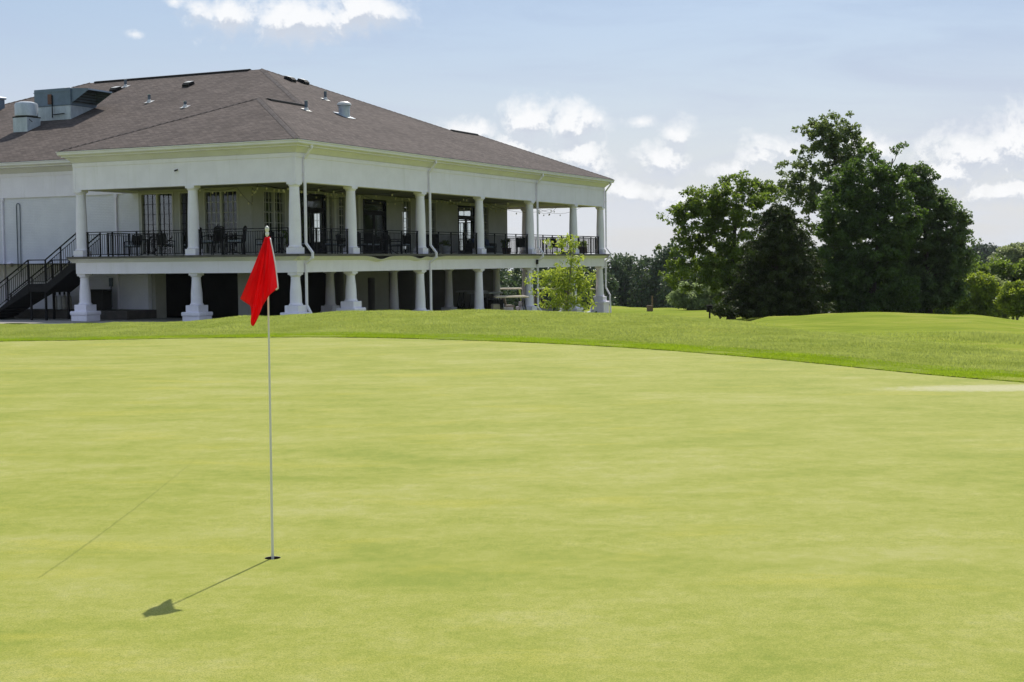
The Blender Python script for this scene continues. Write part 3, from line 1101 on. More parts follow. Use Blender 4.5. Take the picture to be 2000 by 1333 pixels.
def build_shell():
    # porch entablature (runs clockwise seen from above so that outward lies on the left)
    ring = [(AW, B2), (0, B2), (0, 0), (LEN, 0), (LEN, B2), (LEN - AW, B2)]
    ring = ring[::-1]
    part(sweep([(-WF, 2.87), (WF, 2.87), (WF, 4.02), (-WF, 4.02)], ring), 'entablature', 'white_paint')
    part(sweep([(WF, 3.86), (WF + .028, 3.862), (WF + .03, 4.02), (WF, 4.02)], ring), 'frieze_band', 'white_paint')
    part(sweep([(WF, 2.87), (WF + .012, 2.872), (WF + .012, 2.91), (WF, 2.91)], ring), 'lower_fillet', 'white_paint')
    # corner boards
    for (a, b) in ((0, 0), (LEN, 0), (0, B2)):
        ca, cb = (-1 if a == 0 else 1), (-1 if b == 0 else 1)
        mb = MB()
        x0, x1 = sorted((a + ca * (WF - .1), a + ca * (WF + .016)))
        y0, y1 = sorted((b + cb * (WF - .1), b + cb * (WF + .016)))
        mb.box(x0, x1, y0, y1, 2.915, 3.857)
        part(mb, 'corner_board', 'white_paint')
    # cove and gutter along the porch eave
    cove = [(WF, 4.02), (WF + .035, 4.05), (WF + .10, 4.12), (WF + .19, 4.21), (WF + .26, 4.255), (OV - .1, 4.265), (OV - .1, 4.40), (WF, 4.40)]
    part(sweep(cove, ring), 'cornice', 'gutter_paint')
    gut = [(OV - .098, 4.33), (OV - .03, 4.33), (OV + .015, 4.37), (OV + .02, 4.45), (OV + .045, 4.475), (OV + .045, 4.505), (OV + .02, 4.508), (OV - .098, 4.508)]
    part(sweep(gut, ring), 'gutter', 'gutter_paint')
    # main block: eaves on the left and right of the wing
    for s in (0, 1):
        fl = (lambda a: a) if s == 0 else (lambda a: LEN - a)
        path = [(fl(AW), B2 + .65), (fl(AW), 38.0)]
        if s == 0:
            path = path[::-1]
            path = path[::-1]
        pth = path if s == 1 else path[::-1]
        pth = pth[::-1]
        # outward must lie on the left of travel
        d = Vector((pth[1][0] - pth[0][0], pth[1][1] - pth[0][1], 0))
        nrm = Vector((-d.y, d.x, 0))
        if (nrm.x > 0) == (s == 0):
            pth = pth[::-1]
        part(sweep([(-.1, 2.87), (.07, 2.87), (.07, 4.02), (-.1, 4.02)], pth), 'entablature', 'white_paint')
        part(sweep([(.07, 3.86), (.098, 3.862), (.10, 4.02), (.07, 4.02)], pth), 'frieze_band', 'white_paint')
        part(sweep([(.07, 4.02), (.105, 4.05), (.17, 4.12), (.26, 4.21), (.33, 4.255), (OV - .1, 4.265), (OV - .1, 4.40), (.07, 4.40)], pth), 'cornice', 'gutter_paint')
        part(sweep(gut, pth), 'gutter', 'gutter_paint')
    # porch ceiling and upper floor
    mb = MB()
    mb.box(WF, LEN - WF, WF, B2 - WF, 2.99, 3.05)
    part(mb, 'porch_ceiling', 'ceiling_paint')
    mb = MB()
    mb.box(AW, LEN - AW, B2 - WF + .003, 38, 3.05, 3.1)
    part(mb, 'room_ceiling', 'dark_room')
    mb = MB()
    mb.box(-.45, LEN + .45, -.45, B2 + .45, -.085, 0)
    part(mb, 'porch_floor', 'deck_board')
    mb = MB()
    mb.box(AW + .25, LEN - AW - .25, B2 + .45, 38, -.3, -.02)
    mb.box(AW + .25, LEN - AW - .25, BW + .25, B2 + .449, .004, .02)
    part(mb, 'room_floor', 'dark_floor')
    part(sweep([(.45, -.088), (.474, -.088), (.474, .004), (.45, .004)], ring), 'floor_edge', 'deck_edge')
    # beam under the porch floor with its cove; the cove sags loose in places on the right face
    part(sweep([(-WF, -.74), (WF, -.74), (WF, -.26), (-WF, -.26)], ring), 'porch_beam', 'white_paint')
    part(sweep([(-WF, -.262), (WF - .05, -.262), (WF - .05, -.09), (-WF, -.09)], ring), 'beam_top', 'deck_edge')
    left = ring[3:]
    right = ring[:3]
    mb = MB()
    # left and far faces: straight cove
    pr = [(WF, -.26), (WF + .02, -.235), (WF + .10, -.17), (WF + .19, -.12), (.43, -.10), (.43, -.09), (WF, -.25)]
    part(sweep(pr, [(0, 0.24), (0, B2)][::-1] if False else [(0, B2 + .0), (0, .44)][::-1]), 'porch_cove', 'gutter_paint') if False else None
    cove_strip(pr)
    return


def cove_strip(pr):
    # left face
    mb = MB()
    n = 2
    def strip(pts, out, sag, name):
        vs, fs = [], []
        k = len(pr) - 1
        for (a, b, s_) in pts:
            for o, z in pr[:k]:
                w = 1 if o > .3 else (.9 if o > .25 else .55)
                vs.append((a + out[0] * (o), b + out[1] * (o), z - s_ * w))
        for i in range(len(pts) - 1):
            for q in range(k - 1):
                fs.append((i * k + q, i * k + q + 1, (i + 1) * k + q + 1, (i + 1) * k + q))
        o_ = MB().add(vs, fs)
        part(o_, name, 'gutter_paint', None, False)
    strip([(0, -.43, 0), (0, B2 + .43, 0)], (-1, 0), 0, 'porch_cove')
    strip([(LEN, -.43, 0), (LEN, B2 + .43, 0)], (1, 0), 0, 'porch_cove')
    sags = [(6.0, .14, .8), (9.5, .12, .62), (10.6, .055, .42), (11.4, .035, .5)]
    pts = []
    a = -.43
    while a < LEN + .44:
        s_ = sum(h * math.exp(-((a - c) / w) ** 2 * 1.6) for c, h, w in sags)
        pts.append((min(a, LEN + .43), 0, s_))
        a += .16
    strip(pts, (0, -1), 1, 'porch_cove')


build_shell()


# ---- columns
def col_upper(a, b):
    z0, H = 0.0, 2.87
    c = MB().lathe([(.262, .262), (.285, .275), (.285, .305), (.255, .325), (.245, .36), (.243, 1.1), (.228, 1.8), (.198, 2.58), (.207, 2.585), (.207, 2.605), (.197, 2.612),
                    (.197, 2.68), (.215, 2.70), (.243, 2.735), (.247, 2.765), (.22, 2.775)], (a, b, z0), 28)
    o = part(c, 'column', 'column_paint', None, 'auto')
    m = MB().bev(a - .265, a + .265, b - .265, b + .265, z0 + .002, .262, .012)
    part(m, 'pedestal', 'column_paint', o)
    m = MB().bev(a - .225, a + .225, b - .225, b + .225, 2.773, 2.869, .008)
    part(m, 'abacus', 'column_paint', o)
    return o


def col_lower(a, b, base=None, plain=False, m='column_paint', sb=None):
    g = (float(pad_z(a)) if base is None else base) - D0 - .02
    t = -.745
    dz = min(0.0, (g + 2.77))            # the ground falls away to the right: longer shafts there
    sb = -2.06 + dz * .75 if sb is None else sb
    c = MB().lathe([(.255, sb), (.285, sb + .012), (.285, sb + .05), (.255, sb + .075), (.243, sb + .11), (.235, sb + .5), (.185, t - .26), (.194, t - .255), (.194, t - .235), (.185, t - .23),
                    (.185, t - .17), (.205, t - .15), (.235, t - .12), (.238, t - .095), (.21, t - .09)], (a, b, 0), 28)
    o = part(c, 'column', m, None, 'auto')
    part(MB().bev(a - .225, a + .225, b - .225, b + .225, t - .092, t + .003, .008), 'abacus', m, o)
    part(MB().bev(a - .33, a + .33, b - .33, b + .33, sb - .28, sb + .002, .012), 'pedestal', m, o)
    if not plain:
        p2 = sb - .28
        mb = MB()
        mb.bev(a - .475, a + .475, b - .475, b + .475, p2 - .17, p2 + .001, .035)
        mb.bev(a - .43, a + .43, b - .43, b + .43, g, p2 - .168, .01)
        part(mb, 'plinth', m, o)
    else:
        part(MB().bev(a - .36, a + .36, b - .36, b + .36, g, sb - .278, .01), 'plinth', m, o)
    return o


for a in CA:
    col_upper(a, 0)
    col_lower(a + (.06 if a == 0 else 0), 0.06, sb={0: -2.06, 1: -2.02, 2: -2.62, 3: -2.80, 4: -2.85, 5: -2.85, 6: -2.58}[CA.index(a)])
for b in (B1, B2):
    col_upper(0, b)
    col_lower(.1, b)
    col_upper(LEN, b)
    col_lower(LEN - .1, b)
for a in (CA[2], CA[3], CA[4], CA[5]):
    col_lower(a, B1, plain=True)


# ---- walls with openings
def wall_u(axis, c0, c1, u0, u1, z0, z1, holes):
    """boxes of a wall between planes c0..c1; u runs along it; holes = (u0,u1,z0,z1)"""
    mb = MB()
    us = sorted({u0, u1, *[h[0] for h in holes], *[h[1] for h in holes]})
    for i in range(len(us) - 1):
        a, b = us[i], us[i + 1]
        segs = [(z0, z1)]
        for h in holes:
            if h[0] <= a + 1e-6 and h[1] >= b - 1e-6:
                new = []
                for s0, s1 in segs:
                    if h[2] > s0:
                        new.append((s0, min(s1, h[2])))
                    if h[3] < s1:
                        new.append((max(s0, h[3]), s1))
                segs = [q for q in new if q[1] - q[0] > 1e-4]
        for s0, s1 in segs:
            if axis == 'a':
                mb.box(c0, c1, a, b, s0, s1)
            else:
                mb.box(a, b, c0, c1, s0, s1)
    return mb


PANE = {}


def window(axis, plane, sgn, u0, u1, z0, z1, cols, rows, mull=0, name='window', frame='trim_paint', muntin='trim_paint', label=None, mw=.022, glass='glass'):
    """glazed opening: frame as the part, panes as sub-parts. axis 'a': plane a = const; sgn: outward direction"""
    def bx(mb, ua, ub, za, zb, d0, d1):
        p, q = sorted((plane + sgn * d0, plane + sgn * d1))
        if axis == 'a':
            mb.box(p, q, ua, ub, za, zb)
        else:
            mb.box(ua, ub, p, q, za, zb)
    fr = MB()
    t = .055
    e = .003
    bx(fr, u0 + e, u0 + t, z0 + e, z1 - e, -.16, .025)
    bx(fr, u1 - t, u1 - e, z0 + e, z1 - e, -.16, .025)
    bx(fr, u0 + t, u1 - t, z1 - t, z1 - e, -.16, .025)
    bx(fr, u0 + t, u1 - t, z0 + e, z0 + t, -.16, .025)
    lights = []
    iu0, iu1, iz0, iz1 = u0 + t, u1 - t, z0 + t, z1 - t
    leaves = [(iu0, iu1)]
    if mull:
        w = .09
        step = (iu1 - iu0 - w * (mull)) / (mull + 1)
        leaves = []
        x = iu0
        for i in range(mull + 1):
            leaves.append((x, x + step))
            if i < mull:
                bx(fr, x + step, x + step + w, iz0, iz1, -.15, .012)
            x += step + w
    o = part(fr, name, frame)
    if label:
        o['label'] = label
    mn = MB()
    for (l0, l1) in leaves:
        pw, ph = (l1 - l0) / cols, (iz1 - iz0) / rows
        for i in range(1, cols):
            bx(mn, l0 + i * pw - mw / 2, l0 + i * pw + mw / 2, iz0, iz1, -.115, -.07)
        for j in range(1, rows):
            bx(mn, l0, l1, iz0 + j * ph - mw / 2, iz0 + j * ph + mw / 2, -.113, -.072)
        for i in range(cols):
            for j in range(rows):
                ua, ub = l0 + i * pw + mw / 2 * (i > 0), l0 + (i + 1) * pw - mw / 2 * (i < cols - 1)
                za, zb = iz0 + j * ph + mw / 2 * (j > 0), iz0 + (j + 1) * ph - mw / 2 * (j < rows - 1)
                key = (axis, round(ub - ua, 4), round(zb - za, 4), glass)
                if key not in PANE:
                    pm = MB()
                    hu, hz = (ub - ua) / 2, (zb - za) / 2
                    if axis == 'a':
                        pm.box(-.003, .003, -hu, hu, -hz, hz)
                    else:
                        pm.box(-hu, hu, -.003, .003, -hz, hz)
                    me = bpy.data.meshes.new('pane')
                    me.from_pydata(pm.v, [], pm.f)
                    me.materials.append(MATS[glass])
                    PANE[key] = me
                cu, cz, cp = (ua + ub) / 2, (za + zb) / 2 + D0, plane - sgn * .094
                link('pane', PANE[key], o, (cp, cu, cz) if axis == 'a' else (cu, cp, cz))
    if mn.v:
        part(mn, 'muntin_grid', muntin, o)
    return o


def build_walls():
    T_ = .22
    zt = 2.99
    zw = 2.86
    left = [(8.82, 10.66, .04, zw), (7.55, 8.5, .04, zw), (5.3, 7.14, .04, zw)]
    right = [(4.38, 6.12, .04, zw), (7.3, 9.45, .02, zw), (9.68, 10.08, .04, zw), (10.5, 11.95, .04, zw), (12.85, 15.1, .02, 2.78),
             (16.72, 17.7, .04, zw), (19.55, 20.5, .04, zw), (23.05, 25.25, .02, 2.78), (25.8, 26.95, .04, zw)]
    far = [(6.95, 8.0, .02, 2.75), (11.0, 12.2, .4, 2.8), (17.75, 18.55, .95, 2.85)]
    # left wall: the part under the porch and the tall painted brick part
    part(wall_u('a', AW, AW + T_, BW, B2 - WF - .01, .005, zt, left), 'wall', 'porch_wall_shaded')
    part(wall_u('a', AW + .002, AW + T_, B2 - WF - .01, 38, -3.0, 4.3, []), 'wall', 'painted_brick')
    part(wall_u('b', BW, BW + T_, AW + T_, LEN - AW, .005, zt, right), 'wall', 'porch_wall_shaded')
    part(wall_u('a', LEN - AW - T_, LEN - AW, BW + T_, 38, .005, zt, far), 'wall', 'porch_wall_shaded')
    part(wall_u('b', 37.8, 38, AW + T_, LEN - AW - T_, -.3, 4.2, [(8, 11, .4, 2.6), (14, 19, .4, 2.6), (22, 25, .4, 2.6)]), 'wall', 'painted_brick')
    # left windows
    window('a', AW, -1, *left[0], 3, 6, mull=1, muntin='black_metal', mw=.02, glass='glass_coated')
    window('a', AW, -1, *left[1], 3, 6, muntin='black_metal', mw=.02, glass='glass_coated')
    window('a', AW, -1, *left[2], 3, 6, mull=1)
    # right windows
    window('b', BW, -1, *right[0], 3, 6, mull=1)
    window('b', BW, -1, *right[2], 1, 6)
    window('b', BW, -1, *right[3], 3, 6, mull=1, mw=.026)
    window('b', BW, -1, *right[5], 3, 6)
    window('b', BW, -1, *right[6], 3, 6)
    window('b', BW, -1, *right[8], 3, 6)
    # doors: dark frames, glazed leaves
    door(*right[1])
    door(*right[4])
    door(*right[7])
    for h in far[1:]:
        window('a', LEN - AW, 1, *h, 3, 4)
    h = far[0]
    window('a', LEN - AW, 1, h[0], h[1], .02, 2.02, 2, 4, mull=1, name='door', frame='black_metal', muntin='black_metal')
    window('a', LEN - AW, 1, h[0], h[1], 2.1, h[3], 2, 1, name='transom', frame='black_metal', muntin='black_metal')
    # dark inner partitions added to blacken the room behind the first windows
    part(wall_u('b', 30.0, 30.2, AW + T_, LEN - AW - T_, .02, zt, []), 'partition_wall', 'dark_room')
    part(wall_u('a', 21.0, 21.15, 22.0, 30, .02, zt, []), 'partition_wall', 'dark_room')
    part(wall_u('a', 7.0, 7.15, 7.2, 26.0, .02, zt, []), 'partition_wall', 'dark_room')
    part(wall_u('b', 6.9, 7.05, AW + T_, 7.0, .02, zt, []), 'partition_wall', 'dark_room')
    part(wall_u('a', LEN - AW - T_ - .03, LEN - AW - T_ - .003, BW + T_ + .01, 29.9, .02, zt, far), 'dark_lining', 'dark_room')  # dark sheets added inside the walls, standing in for indoor shade
    part(wall_u('b', BW + T_ + .003, BW + T_ + .03, AW + T_ + .01, LEN - AW - T_ - .04, .02, zt, right), 'dark_lining', 'dark_room')
    # pilasters beside the main door
    for a0, a1 in ((9.47, 9.66), (10.1, 10.28), (12.3, 12.5)):
        part(MB().box(a0, a1, BW - .07, BW - .002, .01, 2.95), 'pilaster', 'trim_paint')


def door(u0, u1, z0, z1):
    fr = MB()
    p, q = BW - .03, BW + .16
    fr.box(u0 + .003, u0 + .08, p, q, z0, z1 - .003)
    fr.box(u1 - .08, u1 - .003, p, q, z0, z1 - .003)
    fr.box(u0 + .08, u1 - .08, p, q, z1 - .09, z1 - .003)
    fr.box(u0 + .08, u1 - .08, p + .01, q, 2.12, 2.22)
    o = part(fr, 'door', 'black_metal')
    mid = (u0 + u1) / 2
    for l0, l1 in ((u0 + .08, mid - .002), (mid + .002, u1 - .08)):
        lf = MB()
        lf.box(l0, l0 + .1, BW + .04, BW + .09, z0, 2.12)
        lf.box(l1 - .1, l1, BW + .04, BW + .09, z0, 2.12)
        lf.box(l0 + .1, l1 - .1, BW + .04, BW + .09, z0, z0 + .25)
        lf.box(l0 + .1, l1 - .1, BW + .04, BW + .09, 2.0, 2.12)
        part(lf, 'door_leaf', 'black_metal', o)
        part(MB().box(l0 + .1, l1 - .1, BW + .06, BW + .068, z0 + .25, 2.0), 'pane', 'glass', o)
    part(MB().box(u0 + .08, u1 - .08, BW + .06, BW + .068, 2.22, z1 - .09), 'pane', 'glass', o)
    part(MB().bar((mid - .06, BW + .02, 1.0), (mid - .06, BW + .02, 1.3), .025), 'door_handle', 'lead_flashing', o)


build_walls()


# ---- lower storey
def build_lower():
    fl = -2.775
    # side and front walls of the lower rooms; big dark openings between the inner columns
    zt = -.3
    low = lambda a: float(pad_z(a)) - D0
    mb = MB()
    mb.box(AW + .004, AW + .25, 10.36, B2 - WF - .012, -3.1, zt)
    part(mb, 'lower_wall', 'painted_brick')
    part(MB().box(AW + .253, 4.5, 10.15, 10.358, -3.3, zt), 'lower_wall', 'porch_wall_shaded')
    part(MB().box(AW, AW + .25, BW + .1, 5.4, -3.3, zt), 'lower_wall', 'porch_wall_shaded')
    part(MB().box(LEN - AW - .25, LEN - AW, 5.3, 38, -4.2, zt), 'lower_wall', 'porch_wall_shaded')
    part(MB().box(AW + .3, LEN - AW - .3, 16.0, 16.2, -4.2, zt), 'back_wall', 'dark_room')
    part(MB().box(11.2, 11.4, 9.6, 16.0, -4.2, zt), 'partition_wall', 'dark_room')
    part(wall_u('b', 8.0, 8.2, 16.4, 21.1, -4.2, zt, [(18.85, 19.6, -4.2, -1.2)]), 'partition_wall', 'porch_wall_shaded')
    part(MB().box(20.95, 21.1, 8.2, 12, -4.2, zt), 'partition_wall', 'porch_wall_shaded')
    part(MB().box(23.75, 24.15, 7.8, 8.0, -4.2, zt), 'pier', 'porch_wall_shaded')
    # underside of the floor
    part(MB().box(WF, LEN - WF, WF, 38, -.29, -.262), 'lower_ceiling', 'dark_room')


build_lower()


# ---- railing
def rail_run(p0, p1, posts, end_posts=True):
    """straight level railing between two plan points"""
    p0, p1 = Vector((*p0, 0)), Vector((*p1, 0))
    d = p1 - p0
    L = d.length
    u = d / L
    mb = MB()
    mb.bar(p0 + Vector((0, 0, 1.05)), p1 + Vector((0, 0, 1.05)), .05, .035)
    mb.bar(p0 + Vector((0, 0, .95)), p1 + Vector((0, 0, .95)), .028, .024)
    mb.bar(p0 + Vector((0, 0, .09)), p1 + Vector((0, 0, .09)), .035, .03)
    o = part(mb, 'railing', 'black_metal')
    bal = MB()
    n = int(L / .115)
    for i in range(n):
        q = p0 + u * ((i + .5) * L / n)
        bal.bar(q + Vector((0, 0, .1)), q + Vector((0, 0, .945)), .017, .017, up=(1, 0, 0))
    kind(part(bal, 'balusters', 'black_metal', o), 'stuff')
    for t in posts:
        q = p0 + u * (t * L)
        part(MB().bar(q + Vector((0, 0, .003)), q + Vector((0, 0, 1.07)), .055, .055, up=(1, 0, 0)), 'post', 'black_metal', o)
    return o


for i in range(6):
    w = CA[i + 1] - CA[i]
    rail_run((CA[i] + .26, 0), (CA[i + 1] - .26, 0), (.012, .27, .5, .73, .988) if w > 5 else (.016, .34, .66, .984))
for b0, b1 in ((0, B1), (B1, B2)):
    rail_run((0, b0 + .26), (0, b1 - .26), (.012, .26, .5, .74, .988))
    rail_run((LEN, b0 + .26), (LEN, b1 - .26), (.012, .26, .5, .74, .988))
rail_run((1.95, B2 + .3), (AW - .06, B2 + .3), (.03, .97))


# ---- downspouts
def downspout(a, low=True):
    z1 = 4.36
    pts = [(a, -OV + .04, z1), (a, -OV + .04, z1 - .14), (a, -WF - .075, z1 - .55), (a, -WF - .075, .42), (a + .02, -.565, .05), (a + .02, -.565, -.16),
           (a, -WF - .06, -.40), (a, -WF - .06, -2.05 if a < 8 or a > 30 else -2.9), (a, -.52, -2.5 if a < 8 or a > 30 else -3.2), (a, -.56, float(pad_z(a)) - D0 + .03)]
    mb = MB()
    for p, q in zip(pts, pts[1:]):
        d = (Vector(q) - Vector(p)).normalized() * .02
        mb.bar(Vector(p) - d, Vector(q) + d, .095, .075, up=(0, 1, 0))
    o = part(mb, 'downspout', 'column_paint')
    part(MB().box(a - .07, a + .07, -WF - .115, -WF - .002, 3.2, 3.23), 'strap', 'column_paint', o)
    return o


downspout(.36)
downspout(CA[2] + .46)
downspout(CA[4] + .46)
downspout(CA[6] + .23)
# pipes on the painted brick wall
for b in (12.05, 18.95):
    mb = MB().bar((AW - .06, b, 2.86), (AW - .06, b, -2.45), .085, .085, up=(1, 0, 0))
    mb.bev(AW - .11, AW - .003, b - .09, b + .09, 2.72, 2.862, .01)
    part(mb, 'downspout', 'column_paint')
mb = MB().tube([(AW - .05, 17.86, 2.3), (AW - .05, 17.86, 2.52), (AW - .05, 17.92, 2.6), (AW - .05, 18.02, 2.6), (AW - .05, 18.08, 2.52), (AW - .05, 18.08, -.6)], .022, 6)
mb.tube([(AW - .05, 17.86, 2.3), (AW - .05, 17.9, -.9)], .022, 6)
part(mb, 'conduit', 'pipe_grey', None, 'auto')
mb = MB().bev(AW - .16, AW - .003, 18.45, 18.72, -.42, -.18, .02)
part(mb, 'dryer_vent', 'white_paint')
mb = MB().bar((AW - .05, 12.45, -.95), (AW - .05, 12.45, -2.3), .045, .045, up=(1, 0, 0))
mb.bev(AW - .12, AW - .003, 12.36, 12.54, -1.35, -.95, .015)
part(mb, 'meter_box', 'pipe_grey')
# security camera on the left frieze
mb = MB().tube([(-WF - .03, 5.62, 3.54), (-WF - .14, 5.66, 3.50)], .035, 8)
mb.tube([(-WF, 5.6, 3.57), (-WF - .06, 5.62, 3.54)], .018, 6)
part(mb, 'wall_camera', 'black_plastic')
mb = MB().bev(CA[4] + .32, CA[4] + .44, -WF - .12, -WF - .003, -.56, -.3, .02)
part(mb, 'wall_lamp', 'black_plastic')


# ---- outside stair
def build_stair():
    st = thing('outdoor_staircase', 'black metal outdoor staircase with landing beside the left end of the porch', 'staircase', w_ab(0, 0, -DECK), ROT)
    def sp(mb, name, m='black_metal', parent=None):
        mb.v = [(x, y, z + D0) for x, y, z in mb.v]
        return mb.build(name, m, parent or st)
    a0, a1 = .25, 1.75
    gl = -2.80
    fl = [((B2 + .48, 0.0), (13.35, -1.17)), ((14.35, -1.17), (17.0, gl + .02))]
    for (b0, z0), (b1, z1) in fl:
        n = max(3, round((z0 - z1) / .185))
        for i in range(n):
            t0, t1 = i / n, (i + 1) / n
            bb0, bb1 = b0 + (b1 - b0) * t0, b0 + (b1 - b0) * t1
            zz = z0 + (z1 - z0) * (i + 1) / n
            if i < n - 1:
                sp(MB().box(a0 + .05, a1 - .05, bb0 - .02, bb1 + .015, zz - .04, zz), 'tread')
            sp(MB().box(a0 + .05, a1 - .05, bb0 + .0, bb0 + .012, zz, zz + (z0 - z1) / n - .045), 'riser')
        for a in (a0, a1):
            mb = MB()
            mb.add([(a - .04, b0, z0 - .02), (a - .04, b1, z1 - .02), (a - .04, b1, max(gl - .02, z1 - .4)), (a - .04, b0, z0 - .42),
                    (a + .04, b0, z0 - .02), (a + .04, b1, z1 - .02), (a + .04, b1, max(gl - .02, z1 - .4)), (a + .04, b0, z0 - .42)],
                   [(0, 1, 2, 3), (7, 6, 5, 4), (0, 4, 5, 1), (3, 2, 6, 7), (0, 3, 7, 4), (1, 5, 6, 2)])
            sp(mb, 'stringer')
    for (b0, z0), (b1, z1) in fl:
        e0, e1 = z0 - .40, max(gl, z1 - .38)
        sp(MB().add([(a0 + .045, b0, e0), (a1 - .045, b0, e0), (a1 - .045, b1, e1), (a0 + .045, b1, e1),
                     (a0 + .045, b0, e0 + .02), (a1 - .045, b0, e0 + .02), (a1 - .045, b1, e1 + .02), (a0 + .045, b1, e1 + .02)],
                    [(0, 3, 2, 1), (4, 5, 6, 7), (0, 1, 5, 4), (2, 3, 7, 6), (1, 2, 6, 5), (3, 0, 4, 7)]), 'soffit')
    mb = MB().box(a0 - .02, a1 + .02, 13.35, 14.35, -1.22, -1.17)
    mb.box(a0 - .02, a1 + .02, 13.352, 14.348, -1.52, -1.23)
    sp(mb, 'landing')
    for a in (a0 + .05, a1 - .05):
        for b in (13.42, 14.28):
            sp(MB().box(a - .04, a + .04, b - .04, b + .04, gl - .05, -1.521), 'leg')
    for a in (a0, a1):
        path = [(B2 + .5, 0.0), (13.35, -1.17), (14.35, -1.17), (17.0, gl + .05)]
        mb = MB()
        for (b0, z0), (b1, z1) in zip(path, path[1:]):
            for h, w in ((1.06, .045), (.86, .026), (.1, .028)):
                mb.bar((a, b0, z0 + h), (a, b1, z1 + h), w)
        hr = sp(mb, 'handrail')
        bal = MB()
        for (b0, z0), (b1, z1) in zip(path, path[1:]):
            n = max(4, int(abs(b1 - b0) / .12))
            for i in range(n):
                t = (i + .5) / n
                b, z = b0 + (b1 - b0) * t, z0 + (z1 - z0) * t
                bal.bar((a, b, z + .1), (a, b, z + .86), .016, .016, up=(1, 0, 0))
        kind(sp(bal, 'balusters', 'black_metal', hr), 'stuff')
        for b, z in ((B2 + .53, 0), (12.45, -.6), (13.35, -1.17), (14.35, -1.17), (15.6, -1.95), (16.9, -2.75)):
            sp(MB().box(a - .026, a + .026, b - .026, b + .026, z - .03, z + 1.08), 'post', 'black_metal', hr)


build_stair()


# ------------------------------------------------------------------ paving
def sheet(name, pts, zf, m, th=0.12):
    """paved area from plan points (a, b); a slab with thickness"""
    top = []
    for a, b in pts:
        x, y, _ = w_ab(a, b)
        top.append((x, y, zf(a)))
    n = len(top)
    mb = MB()
    mb.add(top + [(x, y, z - th) for x, y, z in top], [tuple(range(n)), tuple(range(2 * n - 1, n - 1, -1))] + [((i + 1) % n, i, i + n, (i + 1) % n + n) for i in range(n)])
    return kind(mb.build(name, m), 'structure')


# floor under the porch and rooms: strips along a so that it can slope
mb = MB()
aa = [-1.0, 3.5, 6, 9, 12, 15, 19, 34.4]
for i in range(len(aa)):
    for b in (-.9, 38.5):
        x, y, _ = w_ab(aa[i], b)
        mb.v += [(x, y, float(pad_z(aa[i])) - .02), (x, y, float(pad_z(aa[i])) - .3)]
for i in range(len(aa) - 1):
    k = i * 4
    mb.f += [(k, k + 4, k + 6, k + 2), (k + 1, k + 3, k + 7, k + 5), (k, k + 1, k + 5, k + 4), (k + 2, k + 6, k + 7, k + 3)]
mb.f += [(0, 2, 3, 1), (4 * len(aa) - 4, 4 * len(aa) - 3, 4 * len(aa) - 1, 4 * len(aa) - 2)]
kind(mb.build('terrace_slab', 'concrete'), 'structure')


def wpoly(name, pts, z, m, th=.1):
    n = len(pts)
    mb = MB().add([(x, y, z) for x, y in pts] + [(x, y, z - th) for x, y in pts],
                  [tuple(range(n)), tuple(range(2 * n - 1, n - 1, -1))] + [((i + 1) % n, i, i + n, (i + 1) % n + n) for i in range(n)])
    return kind(mb.build(name, m), 'structure')


# asphalt lane on the left with its concrete edge
lane = [(-15.35, 58.0), (-14.55, 58.75)] + [tuple(w_ab(-1.02, b)[:2]) for b in (7.5, 12, 20, 30, 38)] + [(-52, 71), (-52, 57.7)]
wpoly('cart_path', lane, -.372, 'asphalt', .2)
kb = [(-52, 57.45), (-20, 57.62), (-16.6, 57.72), (-15.3, 57.86), (-14.7, 58.15)]
mb = MB()
for p, q in zip(kb, kb[1:]):
    d = Vector((q[0] - p[0], q[1] - p[1], 0)).normalized()
    nrm = Vector((-d.y, d.x, 0)) * .12
    P_, Q_ = Vector((*p, 0)), Vector((*q, 0))
    vs = [P_ - nrm, Q_ - nrm, Q_ + nrm, P_ + nrm]
    mb.add([(v.x, v.y, -.338) for v in vs] + [(v.x, v.y, -.6) for v in vs], [(0, 1, 2, 3), (7, 6, 5, 4), (0, 4, 5, 1), (1, 5, 6, 2), (2, 6, 7, 3), (3, 7, 4, 0)])
kind(mb.build('kerb', 'kerb_paint'), 'structure')
# raised ledge by the wall under the stair
sheet('ledge', [(1.5, 9.9), (AW - .01, 9.9), (AW - .01, 20), (2.0, 20), (2.0, 11.8), (1.5, 11.8)], lambda a: -.03, 'ledge_dark', .5)


